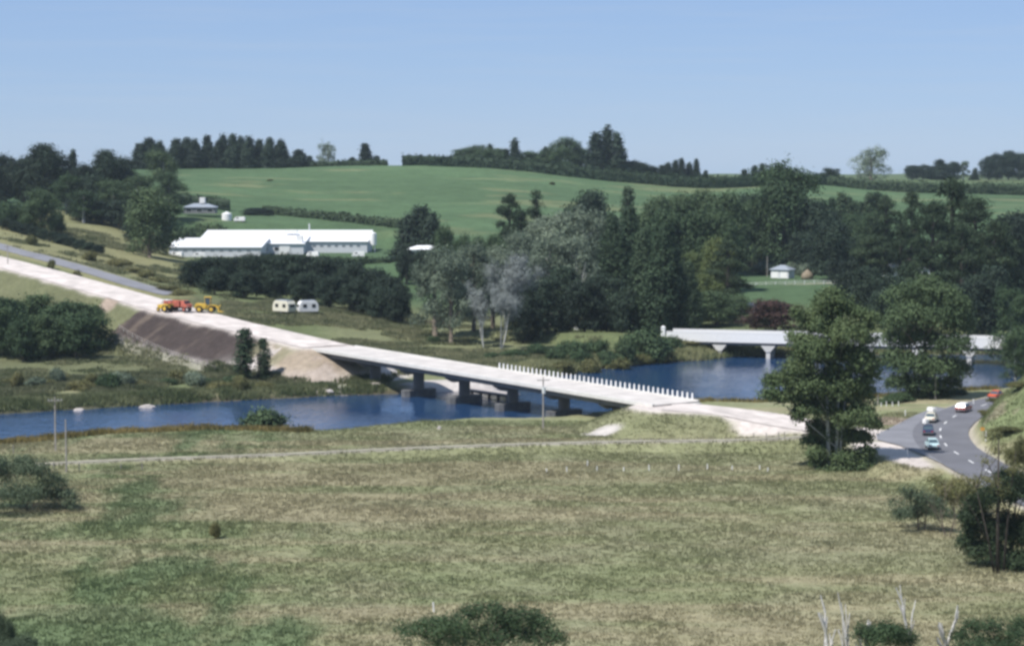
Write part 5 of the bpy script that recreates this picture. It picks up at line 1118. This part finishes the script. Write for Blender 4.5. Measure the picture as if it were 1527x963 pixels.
def post_row(pts, fmt, group, h=1.1, mat='white', name='fence_post'):
    first = None
    for i, (px, py) in enumerate(sorted(pts)):
        x, y, z = hit(px, py)
        if first is None:
            first = MB().hexa([(-.07, -.07, -.3), (.07, -.07, -.3), (.07, .07, -.3), (-.07, .07, -.3), (-.06, -.06, h), (.06, -.06, h), (.06, .06, h), (-.06, .06, h)]).build(name, M[mat], None, bevel=.02); o = first
        else: o = first.copy(); C.objects.link(o)
        o.location = (x, y, z); o.rotation_euler = (random.uniform(-.06, .06), random.uniform(-.06, .06), random.uniform(0, 1)); o.scale = (1, 1, random.uniform(.75, 1.2)); tag(o, fmt.format(ORD[i]), 'post', group)
post_row([(876, 696), (890, 703), (930, 703), (968, 702), (1012, 702), (1055, 701), (1092, 701), (1133, 701), (1145, 703), (845, 704), (815, 705)], 'pale fence post along the foot of the track bank, {} from the left', 'posts below the track bank', .75)
post_row([(1305, 606), (1314, 606), (1322, 606), (1331, 606), (1340, 605)], 'white guard post by the river left of the second big tree, {} from the left', 'guard posts by the river', .9)
post_row([(1350, 622)], 'white marker post beside the clay heap at the junction', None, 1.0, name='marker_post')
post_row([(1353, 681)], 'white marker post on the pale gravel verge of the junction', None, 1.1, name='marker_post')
post_row([(1452, 604)], 'white marker post on the outer edge of the bend by the station wagon', None, 1.1, name='marker_post')
post_row([(1470, 660)], 'tall white marker post on the spur inside the road bend', None, 1.7, name='marker_post')
post_row([(647, 912)], 'single white peg standing alone in the near meadow', None, .9, name='peg')
post_row([(1124, 655), (1143, 655), (1161, 656), (1170, 656)], 'short post at the track end below the gravel approach, {} from the left', 'posts at the track end', 1.0, 'wood')
post_row([(20, 676), (80, 700), (118, 702), (180, 700), (212, 700)], 'weathered fence post near the left meadow bush and poles, {} from the left', 'posts at the left of the meadow', 1.1, 'wood')
x, y, z = onz(1465, 656, 3.2); z = gz(x, y); sg = empty('road_sign', (x, y, z), -.3); tag(sg, 'small orange board sign beside the tall white marker post', 'sign')
MB().tube([(0, 0, -.3), (0, 0, 1.3)], [.04, .04], 8).build('sign_post', M['wood'], sg); MB().box((0, -.06, 1.05), (.6, .05, .5)).build('board', M['signorange'], sg, bevel=.01)
def fence(name, pts, label, h=1.1, step=2.6, mat='wood', rails=2):
    P = densify(smooth_line([(a, b_, 0) for a, b_ in pts], 1), step); r = empty(name, (0, 0, 0)); tag(r, label, 'fence'); Q = [np.array([p[0], p[1], gz(p[0], p[1])]) for p in P]
    for q in Q: MB().box((q[0], q[1], q[2] + h / 2 - .1), (.15, .15, h + .2), .3).build('post', M[mat], r)
    for k in range(rails):
        MB().tube([q + np.array([0, -.1, h * (.45 + .45 * k)]) for q in Q], [.045] * len(Q), 5).build('rail', M[mat], r)
def gpt(px, py, z0=3.0):
    return hit(px, py)[:2]
fence('fence', [gpt(178, 492), gpt(200, 506), gpt(250, 529), gpt(300, 548), gpt(330, 558)], 'pale fence running down the foot of the dark embankment')
fence('fence', [(p[0], p[1] - 3.2) for p in L_far[::3]], 'white post and rail fence beside the lane below the hut', step=3.0, mat='white', h=1.2)

# ------------------------------------------------------------------ small things by the river
st = empty('staging', tuple(bp(38, 9.5)[:2]) + (0,), math.atan2(BD[1], BD[0])); tag(st, 'low timber staging standing in the river behind the bridge piers', 'staging')
MB().box((0, 0, 1.0), (15, 3.0, .25)).build('platform', M['rock'], st)
MB().box((0, -1.45, .75), (15, .2, .25)).build('beam', M['timber'], st)
for i in range(6):
    for yy in (-1.2, 1.2): MB().tube([(-6.8 + i * 2.7, yy, -1.8), (-6.8 + i * 2.7, yy, .87)], [.14, .14], 8).build('pile', M['timber'], st)
g_ = np.random.default_rng(3)
def boulder(px, py, z, sx, sy, sz, label, seed):
    g = np.random.default_rng(seed); bm = bmesh.new(); bmesh.ops.create_icosphere(bm, subdivisions=3, radius=1)
    for v in bm.verts:
        k = 1 + .35 * (float(fbm(np.array([v.co.x * 1.7 + seed * 3]), np.array([v.co.y * 1.7 + v.co.z * 1.3]), seed, 3)[0]) - .5) * 2; v.co = Vector((v.co.x * sx, v.co.y * sy, v.co.z * sz)) * k
    me = bpy.data.meshes.new('rock'); bm.to_mesh(me); bm.free(); x, y, _ = onz(px, py, z); o = link('rock', me, M['rock']); o.location = (x, y, max(gz(x, y), z - .3) + sz * .2); tag(o, label, 'rock')
boulder(220, 606, .2, 1.5, .8, .55, 'pale flat rock at the far left water edge, larger of two', 1)
boulder(118, 610, .2, 1.0, .7, .4, 'small pale rock at the far left water edge, left of the larger', 2)
boulder(491, 588, .2, .9, .7, .6, 'pale rock at the water under the left end of the bridge', 4)
boulder(560, 583, .2, 1.4, .9, .5, 'pale broken rock at the foot of the first bridge pier', 6)
boulder(655, 640, 1.2, .35, .3, .4, 'small white stone on the near bank below the bridge', 7)
x, y, z = onz(877, 550, .15); bt = empty('dinghy', (x, y, .12), .6); tag(bt, 'small white dinghy pulled in at the far bank behind the railing posts', 'boat')
hullp = [(-1.5, .55), (-.6, .72), (.5, .66), (1.2, .38), (1.6, .03)]; Vt = []
for yy, hw in hullp: Vt += [(-hw, yy, .5), (-hw * .55, yy, .02), (hw * .55, yy, .02), (hw, yy, .5), (hw * .86, yy, .5), (hw * .5, yy, .12), (-hw * .5, yy, .12), (-hw * .86, yy, .5)]
fc = [tuple(range(8)), tuple(range(39, 31, -1))]
for i in range(4):
    for k in range(8): fc.append((i * 8 + k, i * 8 + (k + 1) % 8, (i + 1) * 8 + (k + 1) % 8, (i + 1) * 8 + k))
MB().add(Vt, fc).build('hull', M['white'], bt)
for yy in (-.8, .3): MB().box((0, yy, .38), (1.05, .25, .04)).build('seat', M['wood'], bt)
x = xat(1205, 705); hs = empty('haystack', (x, 705, gz(x, 705))); tag(hs, 'tan rounded haystack beside the hut in the far paddock', 'haystack')
MB().tube([(0, 0, -.2), (0, 0, 1.1), (0, 0, 1.9), (0, 0, 2.6), (0, 0, 3.1)], [1.9, 2.0, 1.6, .85, .15], 16).build('stack', M['hay'], hs, smooth=True)
MB().tube([(0, 0, 3.05), (0, 0, 3.5)], [.07, .04], 6).build('stack_pole', M['wood'], hs)
